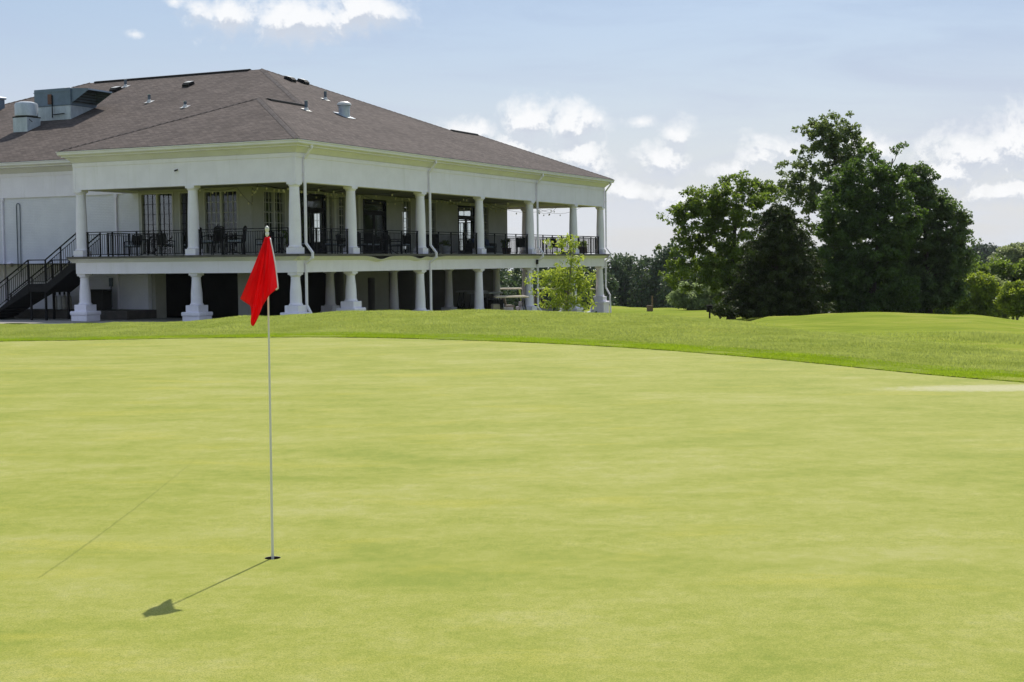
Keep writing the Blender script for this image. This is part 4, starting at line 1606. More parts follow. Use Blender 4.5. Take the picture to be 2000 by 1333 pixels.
# ------------------------------------------------------------------ roof equipment
def roof_units():
    E = EAVE
    def zl(a):
        return E + S * (a - 2.85)
    u = thing('rooftop_air_unit', 'large blue-grey rooftop air unit with sloping intake hood on a metal curb', 'air unit', w_ab(0, 0, 0), ROT)
    b0, b1 = 19.95, 22.3
    a0, a1 = 9.35, 11.2
    mb = MB()
    za, zb = zl(a0) - .12, zl(a0) + .72
    mb.add([(a0, b0, za), (a1, b0, zl(a1) - .12), (a1, b1, zl(a1) - .12), (a0, b1, za), (a0, b0, zb), (a1, b0, zb), (a1, b1, zb), (a0, b1, zb)],
           [(3, 2, 1, 0), (4, 5, 6, 7), (0, 1, 5, 4), (1, 2, 6, 5), (2, 3, 7, 6), (3, 0, 4, 7)])
    mb.build('curb', 'galvanized', u)
    cab = MB().bev(a0 - .05, a1 + .1, b0 - .04, b1 + .06, zb + .002, zb + .9, .02).build('cabinet', 'unit_paint', u)
    MB().box(a0 - .07, a1 + .12, b0 - .06, b1 + .08, zb + .72, zb + .755).build('seam', 'unit_paint', cab)
    MB().lathe([(.34, 0), (.34, .06), (.2, .1), (.02, .11)], (a0 + .7, b0 + .75, zb + .9), 20).build('fan_cap', 'lead_flashing', cab, 'auto')
    hood = MB()
    hb0 = b0 - 1.15
    hood.add([(a0 + .05, b0 - .04, zb + .12), (a1, b0 - .04, zb + .12), (a1, b0 - .04, zb + .88), (a0 + .05, b0 - .04, zb + .88), (a0 + .05, hb0, zb + .80), (a1, hb0, zb + .80),
              (a0 + .05, hb0 - .02, zb + .72), (a1, hb0 - .02, zb + .72)],
             [(3, 2, 5, 4), (4, 5, 7, 6), (0, 3, 4, 6), (1, 7, 5, 2)])
    hood.build('intake_hood', 'unit_paint', u)
    mb = MB()
    for k in range(5):
        t = (k + .5) / 5
        b = b0 - .05 - t * 1.05
        z = zb + .13 + t * .55
        mb.box(a0 + .08, a1 - .03, b - .03, b + .03, z, z + .02)
    mb.build('filter_screen', 'black_plastic', u)
    mb = MB().tube([(a0 - .09, b0 + 1.15, zb + .55), (a0 - .09, b0 + 1.15, zb - .6)], .03, 8)
    mb.tube([(a0 - .09, b0 + 1.1, zb - .45), (a0 - .09, b0 + .35, zb - .42)], .025, 8)
    mb.build('drain_pipe', 'black_metal', u)
    MB().bev(a0 - .1, a0 - .051, b0 + 1.2, b0 + 1.45, zb + .1, zb + .62, .01).build('access_panel', 'rust', u)
    # exhaust fan left of it
    f = thing('rooftop_exhaust_fan', 'tall weathered grey exhaust fan with flared round top beside the air unit', 'exhaust fan', w_ab(0, 0, 0), ROT)
    c = (8.1, 21.75)
    z0 = zl(c[0])
    MB().bev(c[0] - .48, c[0] + .48, c[1] - .48, c[1] + .48, z0 - .35, z0 + .55, .015).build('curb', 'galvanized', f)
    MB().bev(c[0] - .5, c[0] + .5, c[1] - .5, c[1] + .5, z0 + .552, z0 + .60, .01).build('band', 'black_metal', f)
    MB().lathe([(.50, .602), (.58, .64), (.58, 1.20), (.54, 1.30), (.35, 1.36), (.02, 1.38)], (c[0], c[1], z0), 28).build('fan_hood', 'galvanized', f, 'auto')
    MB().bar((c[0] - .52, c[1] - .05, z0 + .9), (c[0] - .25, c[1] - .62, z0 + .3), .03).build('brace', 'black_metal', f)
    # mushroom fan on the right slope
    g = thing('roof_mushroom_fan', 'round galvanized exhaust fan with domed lid on the right roof slope', 'exhaust fan', w_ab(0, 0, 0), ROT)
    a, b = 11.5, 4.75
    z0 = E + S * (b + OV)
    MB().lathe([(.26, -.2), (.28, .42), (.31, .43), (.31, .47), (.29, .48)], (a, b, z0), 24).build('barrel', 'galvanized', g, 'auto')
    MB().lathe([(.30, .49), (.345, .50), (.345, .56), (.30, .63), (.18, .68), (.02, .69)], (a, b, z0), 24).build('dome_lid', 'lead_flashing', g, 'auto')
    t = Matrix.Translation((a, b, z0)) @ Matrix.Rotation(math.atan(S), 4, 'X')
    MB().box(-.42, .42, -.42, .42, .012, .03, t).build('base_flashing', 'galvanized', g)
    h = thing('roof_intake_box', 'small grey metal roof vent at the far left edge of the picture', 'roof vent', w_ab(0, 0, 0), ROT)
    a, b = 12.2, 27.75
    z0 = zl(a)
    MB().bev(a - .25, a + .25, b - .25, b + .25, z0 - .15, z0 + .55, .02).build('shaft', 'unit_paint', h)
    MB().bev(a - .33, a + .33, b - .33, b + .33, z0 + .552, z0 + .68, .03).build('cap', 'galvanized', h)


roof_units()


# ------------------------------------------------------------------ golf flag and cup
def build_flag():
    Z0 = green_z(HOLE[1])
    base = at(533.5, 1090, HOLE[1])
    hx, hy = HOLE
    top = at(521.5, 447, HOLE[1])
    g = thing('golf_flag', 'red golf flag hanging limp from a thin white flagstick in the green', 'flag', (hx, hy, Z0))
    lx = float(top[0] - hx)
    H = float(top[2] - Z0)
    lean = lambda z: (lx * z / H, 0, z)
    pole = MB()
    pole.tube([lean(-.12), lean(.25), lean(.9), lean(1.55), lean(H - .05)], [.0095, .0085, .0075, .0062, .006], 12)
    pole.build('flagstick', 'pole_white', g, 'auto')
    MB().lathe([(.004, -.05), (.012, -.045), (.013, -.03), (.009, -.022), (.013, -.012), (.0145, 0), (.011, .012), (.003, .018)], lean(H - .0), 14).build('knob', 'pole_white', g, 'auto')
    MB().lathe([(.0125, -.02), (.0125, .025)], lean(H - .085), 12).build('ferrule', 'hem_white', g, 'auto')
    # drooping cloth: columns follow the folds seen in the photograph
    us = [0, .12, .26, .30, .36, .43, .52, .66, .80, 1.0]
    topx = [517.5, 518.3, 519.3, 520.5, 521.4, 522.3, 523.5, 524.8, 526, 527.3]
    bpx = [(469, 584), (477, 590), (490, 598), (491, 615), (488.5, 634), (495, 639), (504, 622), (512, 599), (526, 577), (543, 563)]
    fold = [-.25, -.14, -.10, -.03, -.055, -.02, -.065, -.06, -.12, -.13]
    n = 66
    uu = np.linspace(0, 1, n)
    def cub(vals):
        vals = np.array(vals, float)
        x = np.interp(uu, us, vals)
        k = np.array([1, 2, 3, 2, 1.]) / 9
        xs = np.convolve(np.pad(x, 2, mode='edge'), k, mode='valid')
        xs[0], xs[-1] = x[0], x[-1]
        return xs
    tx, bx_, by_, fd = cub(topx), cub([p[0] for p in bpx]), cub([p[1] for p in bpx]), cub(fold)
    m = 40
    V = []
    for j in range(m):
        v = j / (m - 1)
        for i in range(n):
            px = tx[i] + (bx_[i] - tx[i]) * (v ** 1.06) + (2.2 * math.sin(v * 3.1) * math.sin(i * .31))
            py = 463.0 + (by_[i] - 463.0) * v
            amp = (.05 + .95 * v ** .8)
            dy = fd[i] * amp + .008 * math.sin(v * 9 + i * .4) * v - .016
            p = at(px, py, HOLE[1])
            k = (HOLE[1] + dy) / HOLE[1]
            q = np.array([0, 0, EYE]) + (p - np.array([0, 0, EYE])) * k
            V.append(q - np.array([hx, hy, Z0]))
    i, j = np.meshgrid(np.arange(n - 1), np.arange(m - 1))
    Q = np.stack([j * n + i, j * n + i + 1, (j + 1) * n + i + 1, (j + 1) * n + i], -1).reshape(-1, 4)
    fl = np_mesh('flag_cloth', np.array(V), Q, 'flag_cloth', g, smooth=True)
    md = fl.modifiers.new('thickness', 'SOLIDIFY')
    md.thickness = .0012
    V = np.array(V).reshape(m, n, 3)
    hem = MB().tube([V[k, n - 1] for k in range(1, m, 2)] + [V[m - 1, n - 1]], .0042, 6)
    hem.build('hem', 'hem_white', fl, True)
    MB().tube([V[m - 1, k] for k in range(n - 4, n)], .006, 6).build('corner_patch', 'hem_white', fl, True)
    # cup
    c = MB()
    prof = [(.054, 0.0), (.054, -.02), (.054, -.15)]
    n2 = 40
    for r, z in prof:
        for k in range(n2):
            a = 2 * math.pi * k / n2
            c.v.append((r * math.cos(a), r * math.sin(a), z))
    for q in range(2):
        for k in range(n2):
            a, b = q * n2 + k, q * n2 + (k + 1) % n2
            c.f.append((b, a, a + n2, b + n2))
    c.f.append(tuple(range(2 * n2, 3 * n2)))
    o = c.build('golf_cup', 'cup_dark', None, True, (hx, hy, Z0 - .0005))
    tag(o, 'dark round golf hole in the green at the foot of the flagstick', 'golf hole')


build_flag()


# ------------------------------------------------------------------ porch furniture
def on_deck(o, a, b, rz=0.0):
    x, y, z = w_ab(a, b, .003)
    o.location = (x, y, z)
    o.rotation_euler = (0, 0, ROT + rz)


def make_chair():
    t = thing('patio_chair', '', 'chair')
    for sx in (-1, 1):
        MB().tube([(sx * .27, -.25, 0), (sx * .27, -.25, .44), (sx * .27, -.24, .62)], .016, 8).build('leg', 'black_metal', t, 'auto')
        MB().tube([(sx * .27, .27, 0), (sx * .27, .25, .42), (sx * .26, .33, .92)], .016, 8).build('leg', 'black_metal', t, 'auto')
        MB().tube([(sx * .27, -.27, .63), (sx * .285, 0, .655), (sx * .27, .28, .64)], .02, 8).build('armrest', 'black_metal', t, 'auto')
    MB().bev(-.26, .26, -.25, .25, .40, .43, .008).build('seat', 'black_metal', t)
    MB().bev(-.245, .245, -.24, .235, .432, .50, .025).build('seat_cushion', 'cushion_grey', t)
    mb = MB()
    for k in range(7):
        x = -.24 + .08 * k
        mb.tube([(x, .27, .44), (x * .98, .315, .70), (x * .95, .335, .93 + .04 * math.cos(x * 6))], .010, 6)
    for z, y in ((.60, .295), (.78, .32)):
        mb.tube([(-.26, y, z), (.26, y, z)], .010, 6)
    mb.tube([(-.26, .33, .92), (-.14, .337, .965), (0, .34, .975), (.14, .337, .965), (.26, .33, .92)], .018, 8)
    mb.build('backrest', 'black_metal', t, 'auto')
    MB().add([(-.25, .285, .46), (.25, .285, .46), (.25, .338, .93), (-.25, .338, .93), (-.25, .30, .46), (.25, .30, .46), (.25, .353, .93), (-.25, .353, .93)],
             [(0, 1, 2, 3), (7, 6, 5, 4), (0, 4, 5, 1), (2, 6, 7, 3), (1, 5, 6, 2), (3, 7, 4, 0)]).build('back_panel', 'black_plastic', t)
    return t


def make_table():
    t = thing('patio_table', '', 'table')
    MB().lathe([(.52, .70), (.55, .705), (.55, .725), (.52, .73)], (0, 0, 0), 28).build('table_top', 'black_metal', t, 'auto')
    MB().lathe([(.05, .06), (.04, .3), (.05, .7)], (0, 0, 0), 12).build('pedestal', 'black_metal', t, 'auto')
    for k in range(4):
        a = k * math.pi / 2 + .4
        MB().tube([(.03 * math.cos(a), .03 * math.sin(a), .25), (.2 * math.cos(a), .2 * math.sin(a), .1), (.42 * math.cos(a), .42 * math.sin(a), .016)], .016, 6).build('leg', 'black_metal', t, 'auto')
    return t


CH0, TB0 = make_chair(), make_table()
_used = [0, 0]


def chair(a, b, rz, label):
    c = CH0 if not _used[0] else copy_tree(CH0)
    _used[0] = 1
    on_deck(c, a, b, rz)
    tag(c, label, 'chair', 'black metal porch chairs')
    return c


def table(a, b, label):
    c = TB0 if not _used[1] else copy_tree(TB0)
    _used[1] = 1
    on_deck(c, a, b, .3)
    tag(c, label, 'table', 'round black porch tables')
    return c


# left porch
chair(1.7, 9.65, -1.5, 'leftmost black metal chair on the left porch near the stairs')
table(1.6, 8.75, 'round black table between two chairs at the left end of the porch')
chair(1.6, 7.75, 1.6, 'black chair right of the leftmost porch table')
chair(1.8, 6.55, -1.3, 'black chair partly hidden behind the middle column of the left porch face')
table(2.3, 4.75, 'round black table in front of the large gridded window on the left porch')
chair(1.3, 6.0, 2.2, 'large grey cushioned black chair just right of the middle column of the left porch face').scale = (1.25,) * 3
chair(1.5, 4.0, 3.6, 'large grey cushioned black chair under the right edge of the large gridded window').scale = (1.25,) * 3
chair(1.2, 5.0, 3.1, 'large grey cushioned black chair under the left half of the large gridded window').scale = (1.25,) * 3
chair(1.8, 2.75, -1.6, 'black chair behind the tip of the red flag')
table(1.9, 1.95, 'round black table behind the near corner of the porch')
# right porch
chair(4.3, 2.6, 1.4, 'grey cushioned chair seen in front of the door right of the near corner column')
chair(6.1, 2.2, .4, 'black chair left of the second column of the right porch face')
chair(6.75, 1.5, 2.6, 'black chair close behind the second column of the right porch face')
table(7.7, 2.1, 'round black table just right of the second column of the right porch face')
chair(8.7, 2.0, -1.6, 'grey cushioned chair in front of the left part of the wide dark doorway')
chair(9.9, 2.3, 1.5, 'grey cushioned chair in front of the right part of the wide dark doorway')
table(11.0, 2.0, 'round black table in front of the wall right of the wide dark doorway')
chair(11.9, 1.8, -1.5, 'black chair left of the third column, in front of the narrow window')
chair(12.6, 2.7, .2, 'black chair farthest back by the third column of the right porch face')
chair(9.2, 3.4, .1, 'black chair farthest back in front of the wide dark doorway')
chair(15.6, 2.6, .5, 'black chair between the folding easel and the white tapered planter')
chair(25.6, 1.9, 1.9, 'black chair beyond the porch sofa, seen against the sky')
chair(29.8, 1.5, -.4, 'dark chair at the far end of the porch above the young tree')


def make_sofa():
    t = thing('porch_sofa', 'dark wicker porch sofa with teal cushions and navy pillows near the far porch corner', 'sofa')
    MB().bev(-1.15, 1.15, -.4, .4, .10, .34, .03).build('frame', 'black_plastic', t)
    for sx in (-1, 1):
        MB().bev(sx * 1.06 - .1, sx * 1.06 + .1, -.4, .4, .34, .62, .03).build('armrest', 'black_plastic', t)
        for sy in (-1, 1):
            MB().box(sx * 1.08 - .03, sx * 1.08 + .03, sy * .34 - .03, sy * .34 + .03, 0, .101).build('leg', 'black_plastic', t)
    MB().bev(-.95, .95, .28, .4, .34, .80, .03).build('backrest', 'black_plastic', t)
    for sx in (-1, 1):
        MB().bev(sx * .48 - .46, sx * .48 + .46, -.38, .26, .342, .47, .04).build('seat_cushion', 'cushion_teal', t)
        M = Matrix.Translation((sx * .48, .22, .66)) @ Matrix.Rotation(R(-14), 4, 'X')
        MB().bev(-.44, .44, -.07, .07, -.2, .22, .05, M).build('back_cushion', 'cushion_teal', t)
        M = Matrix.Translation((sx * .72, .02, .68)) @ Matrix.Rotation(R(-20), 4, 'X') @ Matrix.Rotation(R(sx * 14), 4, 'Y')
        MB().bev(-.24, .24, -.07, .07, -.22, .22, .055, M).build('pillow', 'cushion_blue', t)
    return t


on_deck(make_sofa(), 21.9, 2.6, 0.0)


def leaf_cloud(pts, rad, n, L, W, rng, up=0.4, droop=0.0):
    """n leaves round each clump centre; returns vertices, faces, tint"""
    pts = np.asarray(pts, float)
    m = len(pts) * n
    c = np.repeat(pts, n, axis=0)
    d = rng.normal(size=(m, 3))
    d *= (rng.random((m, 1)) ** 0.4) / np.linalg.norm(d, axis=1, keepdims=True)
    rad = np.repeat(np.broadcast_to(np.asarray(rad, float), (len(pts),)), n)[:, None]
    off = d * rad * np.array([1, 1, .72])
    c = c + off
    # leaf frame
    ax = rng.normal(size=(m, 3)) + d * 1.1
    ax[:, 2] -= droop
    ax /= np.linalg.norm(ax, axis=1, keepdims=True)
    nr = rng.normal(size=(m, 3)) * .8
    nr[:, 2] += up * 2
    sd = np.cross(ax, nr)
    sd /= np.linalg.norm(sd, axis=1, keepdims=True) + 1e-9
    s = (0.65 + 0.7 * rng.random((m, 1)))
    l, w = L * s, W * s
    bend = np.cross(sd, ax) * l * .12
    v0 = c - ax * l * .5
    v1 = c + sd * w * .5 + bend - ax * l * .04
    v2 = c + ax * l * .5
    v3 = c - sd * w * .5 + bend - ax * l * .04
    V = np.stack([v0, v1, v2, v3], 1).reshape(-1, 3)
    Q = np.arange(m * 4).reshape(-1, 4)
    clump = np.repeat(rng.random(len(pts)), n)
    clump = np.clip(clump * .8 + .2 * (off[:, 2] / rad[:, 0] + .5), 0, 1)  # clump tops tinted lighter, sunlit tops painted into the leaf colour
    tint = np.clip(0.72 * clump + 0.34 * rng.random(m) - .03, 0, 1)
    return V, Q, tint


def potted(name, label, a, b, mode, cat='planter'):
    t = thing(name, label, cat)
    rng = np.random.default_rng(abs(hash(label)) % 1000 if False else len(label))
    if mode == 'white':
        MB().lathe([(.17, 0), (.19, .02), (.24, .40), (.26, .41), (.26, .45), (.22, .45), (.21, .38)], (0, 0, 0), 24).build('pot', 'pot_white', t, 'auto')
        pts = rng.normal(size=(10, 3)) * [.12, .12, .08] + [0, 0, .58]
        V, Q, ti = leaf_cloud(pts, .12, 26, .13, .05, rng)
    elif mode == 'basket':
        MB().lathe([(.20, 0), (.22, .02), (.26, .34), (.28, .35), (.28, .39), (.24, .39), (.23, .33)], (0, 0, 0), 20).build('pot', 'pot_brown', t, 'auto')
        pts = rng.normal(size=(16, 3)) * [.16, .16, .13] + [0, 0, .66]
        V, Q, ti = leaf_cloud(pts, .15, 30, .16, .06, rng)
    else:
        mb = MB()
        mb.bev(-.38, .38, -.24, .24, .03, .46, .02)
        mb.build('box', 'pot_brown', t)
        for z in (.12, .26, .40):
            MB().box(-.392, .392, -.252, .252, z, z + .03).build('band', 'post_wood', t)
        pts = rng.normal(size=(14, 3)) * [.24, .13, .12] + [0, 0, .58]
        V, Q, ti = leaf_cloud(pts, .14, 22, .15, .05, rng)
    np_mesh('foliage', V, Q, 'leaf_oak', t, ti)
    on_deck(t, a, b, .2)
    return t


potted('potted_plant', 'leafy plant in a brown basket behind the near corner column', 1.7, 1.25, 'basket')
potted('potted_plant', 'white tapered planter with dark plant beside the glazed porch door', 17.0, 2.2, 'white')
potted('potted_plant', 'small white pot with a plant in front of the dark door near the corner', 4.9, 3.5, 'white')
potted('potted_plant', 'brown wooden planter box with sparse plant at the far porch corner', 31.9, .75, 'box')
potted('potted_plant', 'low brown pot with a plant beside the fifth column on the right face', 26.4, 3.2, 'basket')

# folded sign easel
t = thing('folding_easel', 'black folding easel leaning behind the rail right of the third column', 'easel')
for sx in (-1, 1):
    MB().bar((sx * .28, -.3, 0), (sx * .24, .05, 1.0), .05, .03).build('leg', 'black_metal', t)
    MB().bar((sx * .26, .62, 0), (sx * .22, .05, .98), .05, .03).build('leg', 'black_metal', t)
MB().bev(-.33, .33, -.02, .02, .25, .98, .008, Matrix.Translation((0, -.02, .06)) @ Matrix.Rotation(R(-18), 4, 'X')).build('board', 'black_plastic', t)
on_deck(t, 14.6, 1.7, -1.2)


# string lights under the porch ceiling
def string_light(pts, label, sag=.16):
    t = thing('string_light', label, 'string lights', w_ab(0, 0, 0), ROT, 'string lights under the porch ceiling')
    P_ = []
    bl = MB()
    for (p, q) in zip(pts, pts[1:]):
        p, q = Vector(p), Vector(q)
        L = (q - p).length
        n = max(4, int(L / .35))
        for i in range(n + 1):
            s_ = i / n
            v = p.lerp(q, s_) - Vector((0, 0, sag * min(1, L / 3) * 4 * s_ * (1 - s_)))
            P_.append(v)
            if i % 2 == 1 and i < n:
                bl.lathe([(.012, -.05), (.03, -.075), (.036, -.105), (.025, -.135), (.006, -.15)], v, 8)
    c = MB().tube(P_, .008, 5)
    sk = MB()
    cable = c.build('cable', 'black_metal', t, True)
    kind(bl.build('bulbs', 'bulb_glass', t, True), 'stuff')


zc = 2.94
string_light([(.3, 5.2, 2.9), (2.9, 4.9, zc), (3.3, 4.4, 2.2), (3.45, 4.5, zc), (1.2, 2.6, zc), (3.2, .5, 2.86)], 'drooping string lights under the ceiling of the left porch', .2)
string_light([(.6, .35, 2.9), (3.2, 3.4, zc), (5.0, .4, 2.88), (7.4, 3.6, zc), (9.2, .4, 2.86)], 'zigzag string lights between the first and second columns of the right porch')
string_light([(6.5, 3.9, zc), (11.5, 3.9, zc), (16.5, 3.8, zc)], 'string lights hanging along the wall above the wide dark doorway', .3)
string_light([(11, .4, 2.86), (13, 3.2, zc), (16.3, .4, 2.88), (18.5, 3.4, zc), (21.5, .4, 2.86)], 'zigzag string lights between the third and fourth columns of the right porch')
string_light([(20.5, 3.9, zc), (24.6, 3.8, zc), (28.5, 3.9, zc)], 'string lights hanging above the glazed porch door', .3)
string_light([(24.5, 3.5, zc), (27.5, .5, 2.7), (29.8, 3.0, 2.9), (32.8, 1.2, 2.86)], 'string lights at the far open end of the porch against the sky', .42)


# ------------------------------------------------------------------ service things under the stair
GA = 1.0


def gas_cylinder(a, b, label, m):
    x, y, _ = w_ab(a, b)
    z = -.03
    t = thing('gas_cylinder', label, 'gas cylinder', (x, y, z), 0, 'gas cylinders under the staircase')
    MB().lathe([(.10, 0), (.115, .015), (.115, .54), (.10, .60), (.06, .65), (.035, .66), (.035, .70)], (0, 0, 0), 18).build('tank', m, t, 'auto')
    MB().lathe([(.05, .68), (.05, .80), (.02, .81)], (0, 0, 0), 12).build('valve_cap', 'black_metal', t, 'auto')


for k, (nm, m) in enumerate((('leftmost', 'cylinder_steel'), ('second', 'pot_white'), ('third', 'cylinder_steel'), ('rightmost', 'cylinder_steel'))):
    gas_cylinder(2.9 + .03 * k, 15.32 - k * .255, '%s of four grey gas cylinders standing under the staircase' % nm, m)
x, y, _ = w_ab(2.6, 12.45)
t = thing('waste_bin', 'black waste bin against the wall behind the leftmost lower column', 'bin', (x, y, -.03), ROT)
MB().bev(-.3, .3, -.5, .5, 0, .86, .03).build('bin_body', 'black_plastic', t)
MB().bev(-.32, .32, -.52, .52, .862, .93, .02).build('lid', 'black_plastic', t)


# ------------------------------------------------------------------ golf carts
def make_cart(body, roofm, seatm):
    t = thing('golf_cart', '', 'golf cart')
    b = MB()
    b.prism([(-1.12, .30), (-1.12, .62), (-.55, .66), (-.45, .40), (.35, .36), (.55, .42), (.62, .82), (.80, .84), (1.02, .66), (1.14, .48), (1.16, .30), (.9, .24), (-.9, .24)], -.56, .56)
    b.build('body', body, t)
    MB().bev(.50, .60, -.50, .50, .80, .92, .03).build('dashboard', 'black_plastic', t)
    MB().bev(-.55, .05, -.54, .54, .62, .74, .04).build('seat', seatm, t)
    MB().box(-.5, -.02, -.5, .5, .40, .621).build('seat_box', body, t)
    M = Matrix.Translation((-.52, 0, .92)) @ Matrix.Rotation(R(-10), 4, 'Y')
    MB().bev(-.05, .05, -.52, .52, -.17, .30, .04, M).build('backrest', seatm, t)
    r = MB().bev(-.98, .72, -.60, .60, 1.74, 1.80, .025)
    rf = r.build('roof', roofm, t)
    MB().bev(-.9, .64, -.5, .5, 1.801, 1.83, .02).build('roof_panel', roofm, rf)
    for sy in (-1, 1):
        MB().tube([(.66, sy * .52, .80), (.52, sy * .53, 1.3), (.46, sy * .54, 1.75)], .022, 8).build('roof_post', 'black_metal', t, 'auto')
        MB().tube([(-.62, sy * .54, .62), (-.72, sy * .55, 1.2), (-.78, sy * .55, 1.75)], .022, 8).build('roof_post', 'black_metal', t, 'auto')
    M = Matrix.Translation((.57, 0, 1.28)) @ Matrix.Rotation(R(-12), 4, 'Y')
    MB().box(-.004, .004, -.50, .50, -.42, .44, M).build('windshield', 'glass', t)
    mb = MB()
    c = Vector((.28, .26, 1.0))
    ring = []
    for k in range(21):
        a = k / 20 * 2 * math.pi
        ring.append(c + Vector((.10 * math.cos(a) * .6, .17 * math.sin(a), .15 * math.cos(a))))
    mb.tube(ring, .014, 6, False)
    mb.tube([c, (.55, .26, .82)], .018, 6)
    mb.build('steering_wheel', 'black_metal', t, 'auto')
    MB().bev(-1.14, -.66, -.48, .48, .64, .82, .03).build('bag_well', 'black_plastic', t)
    MB().bev(-1.12, -.70, -.46, .46, .822, 1.42, .05).build('bag_cover', seatm, t)
    for sx, sy in ((.78, 1), (.78, -1), (-.74, 1), (-.74, -1)):
        w = MB()
        w.lathe([(.12, -.09), (.215, -.085), (.228, -.05), (.228, .05), (.215, .085), (.12, .09)], (0, 0, 0), 22)
        w.v = [(x_, z_, y_) for x_, y_, z_ in w.v]
        wh = w.build('wheel', 'rubber', t, 'auto', (sx, sy * .5, .228))
        rm = MB().lathe([(.02, -.1), (.12, -.095), (.125, -.06), (.125, .06), (.12, .095), (.02, .1)], (0, 0, 0), 16)
        rm.v = [(x_, z_, y_) for x_, y_, z_ in rm.v]
        rm.build('rim', 'pot_white', wh, 'auto')
    for sy in (-1, 1):
        MB().lathe([(.02, 0), (.07, .0), (.06, .03)], (0, 0, 0), 12).build('headlight', 'lead_flashing', t, 'auto', (1.0, sy * .36, .66))
    return t


CREAM = make_cart('cart_cream', 'cart_cream', 'cart_seat')
WHITE = make_cart('cart_white', 'cart_cream', 'cart_seat')
DARK = make_cart('cart_dark', 'pot_white', 'black_plastic')


def cart(proto, first, X, Y, rz, label, z=None):
    c = proto if first else copy_tree(proto)
    z = gz1(X, Y) if z is None else z
    c.location = (X, Y, z)
    c.rotation_euler = (0, 0, rz)
    tag(c, label, 'golf cart', 'golf carts parked by the clubhouse')
    return c


CARTS = [(CREAM, 1, at(1003, 578, 72)[0], 72.0, .12, 'nearest cream golf cart below the fourth column of the right face'),
         (WHITE, 1, at(1000, 562, 91)[0], 91.0, .2, 'white golf cart with cream roof framed by the far pair of lower columns'),
         (WHITE, 0, at(1078, 563, 88)[0], 88.0, .1, 'white golf cart with cream roof behind the left half of the young tree'),
         (WHITE, 0, at(1138, 566, 87)[0], 87.0, .15, 'white golf cart with cream roof behind the right half of the young tree'),
         ]
for p in CARTS:
    a_, b_ = ab_w(p[2], p[3])
    g_ = gz1(p[2], p[3])
    if -1 < a_ < 34.4 and -.9 < b_ < 38.5:
        g_ = max(g_, float(pad_z(a_)) - .02)
    cart(p[0], p[1], float(p[2]), p[3], p[4], p[5], g_ + .002)
for (a, b, rz, lab, f_) in ((23.3, 3.2, ROT + 1.3, 'dark golf cart with pale roof under the porch right of the third lower column', 1),
                            (26.9, 5.9, ROT + 1.8, 'dark golf cart with pale roof under the porch behind the fourth lower column', 0)):
    x, y, _ = w_ab(a, b)
    cart(DARK, f_, x, y, rz, lab, float(pad_z(a)) - .018)


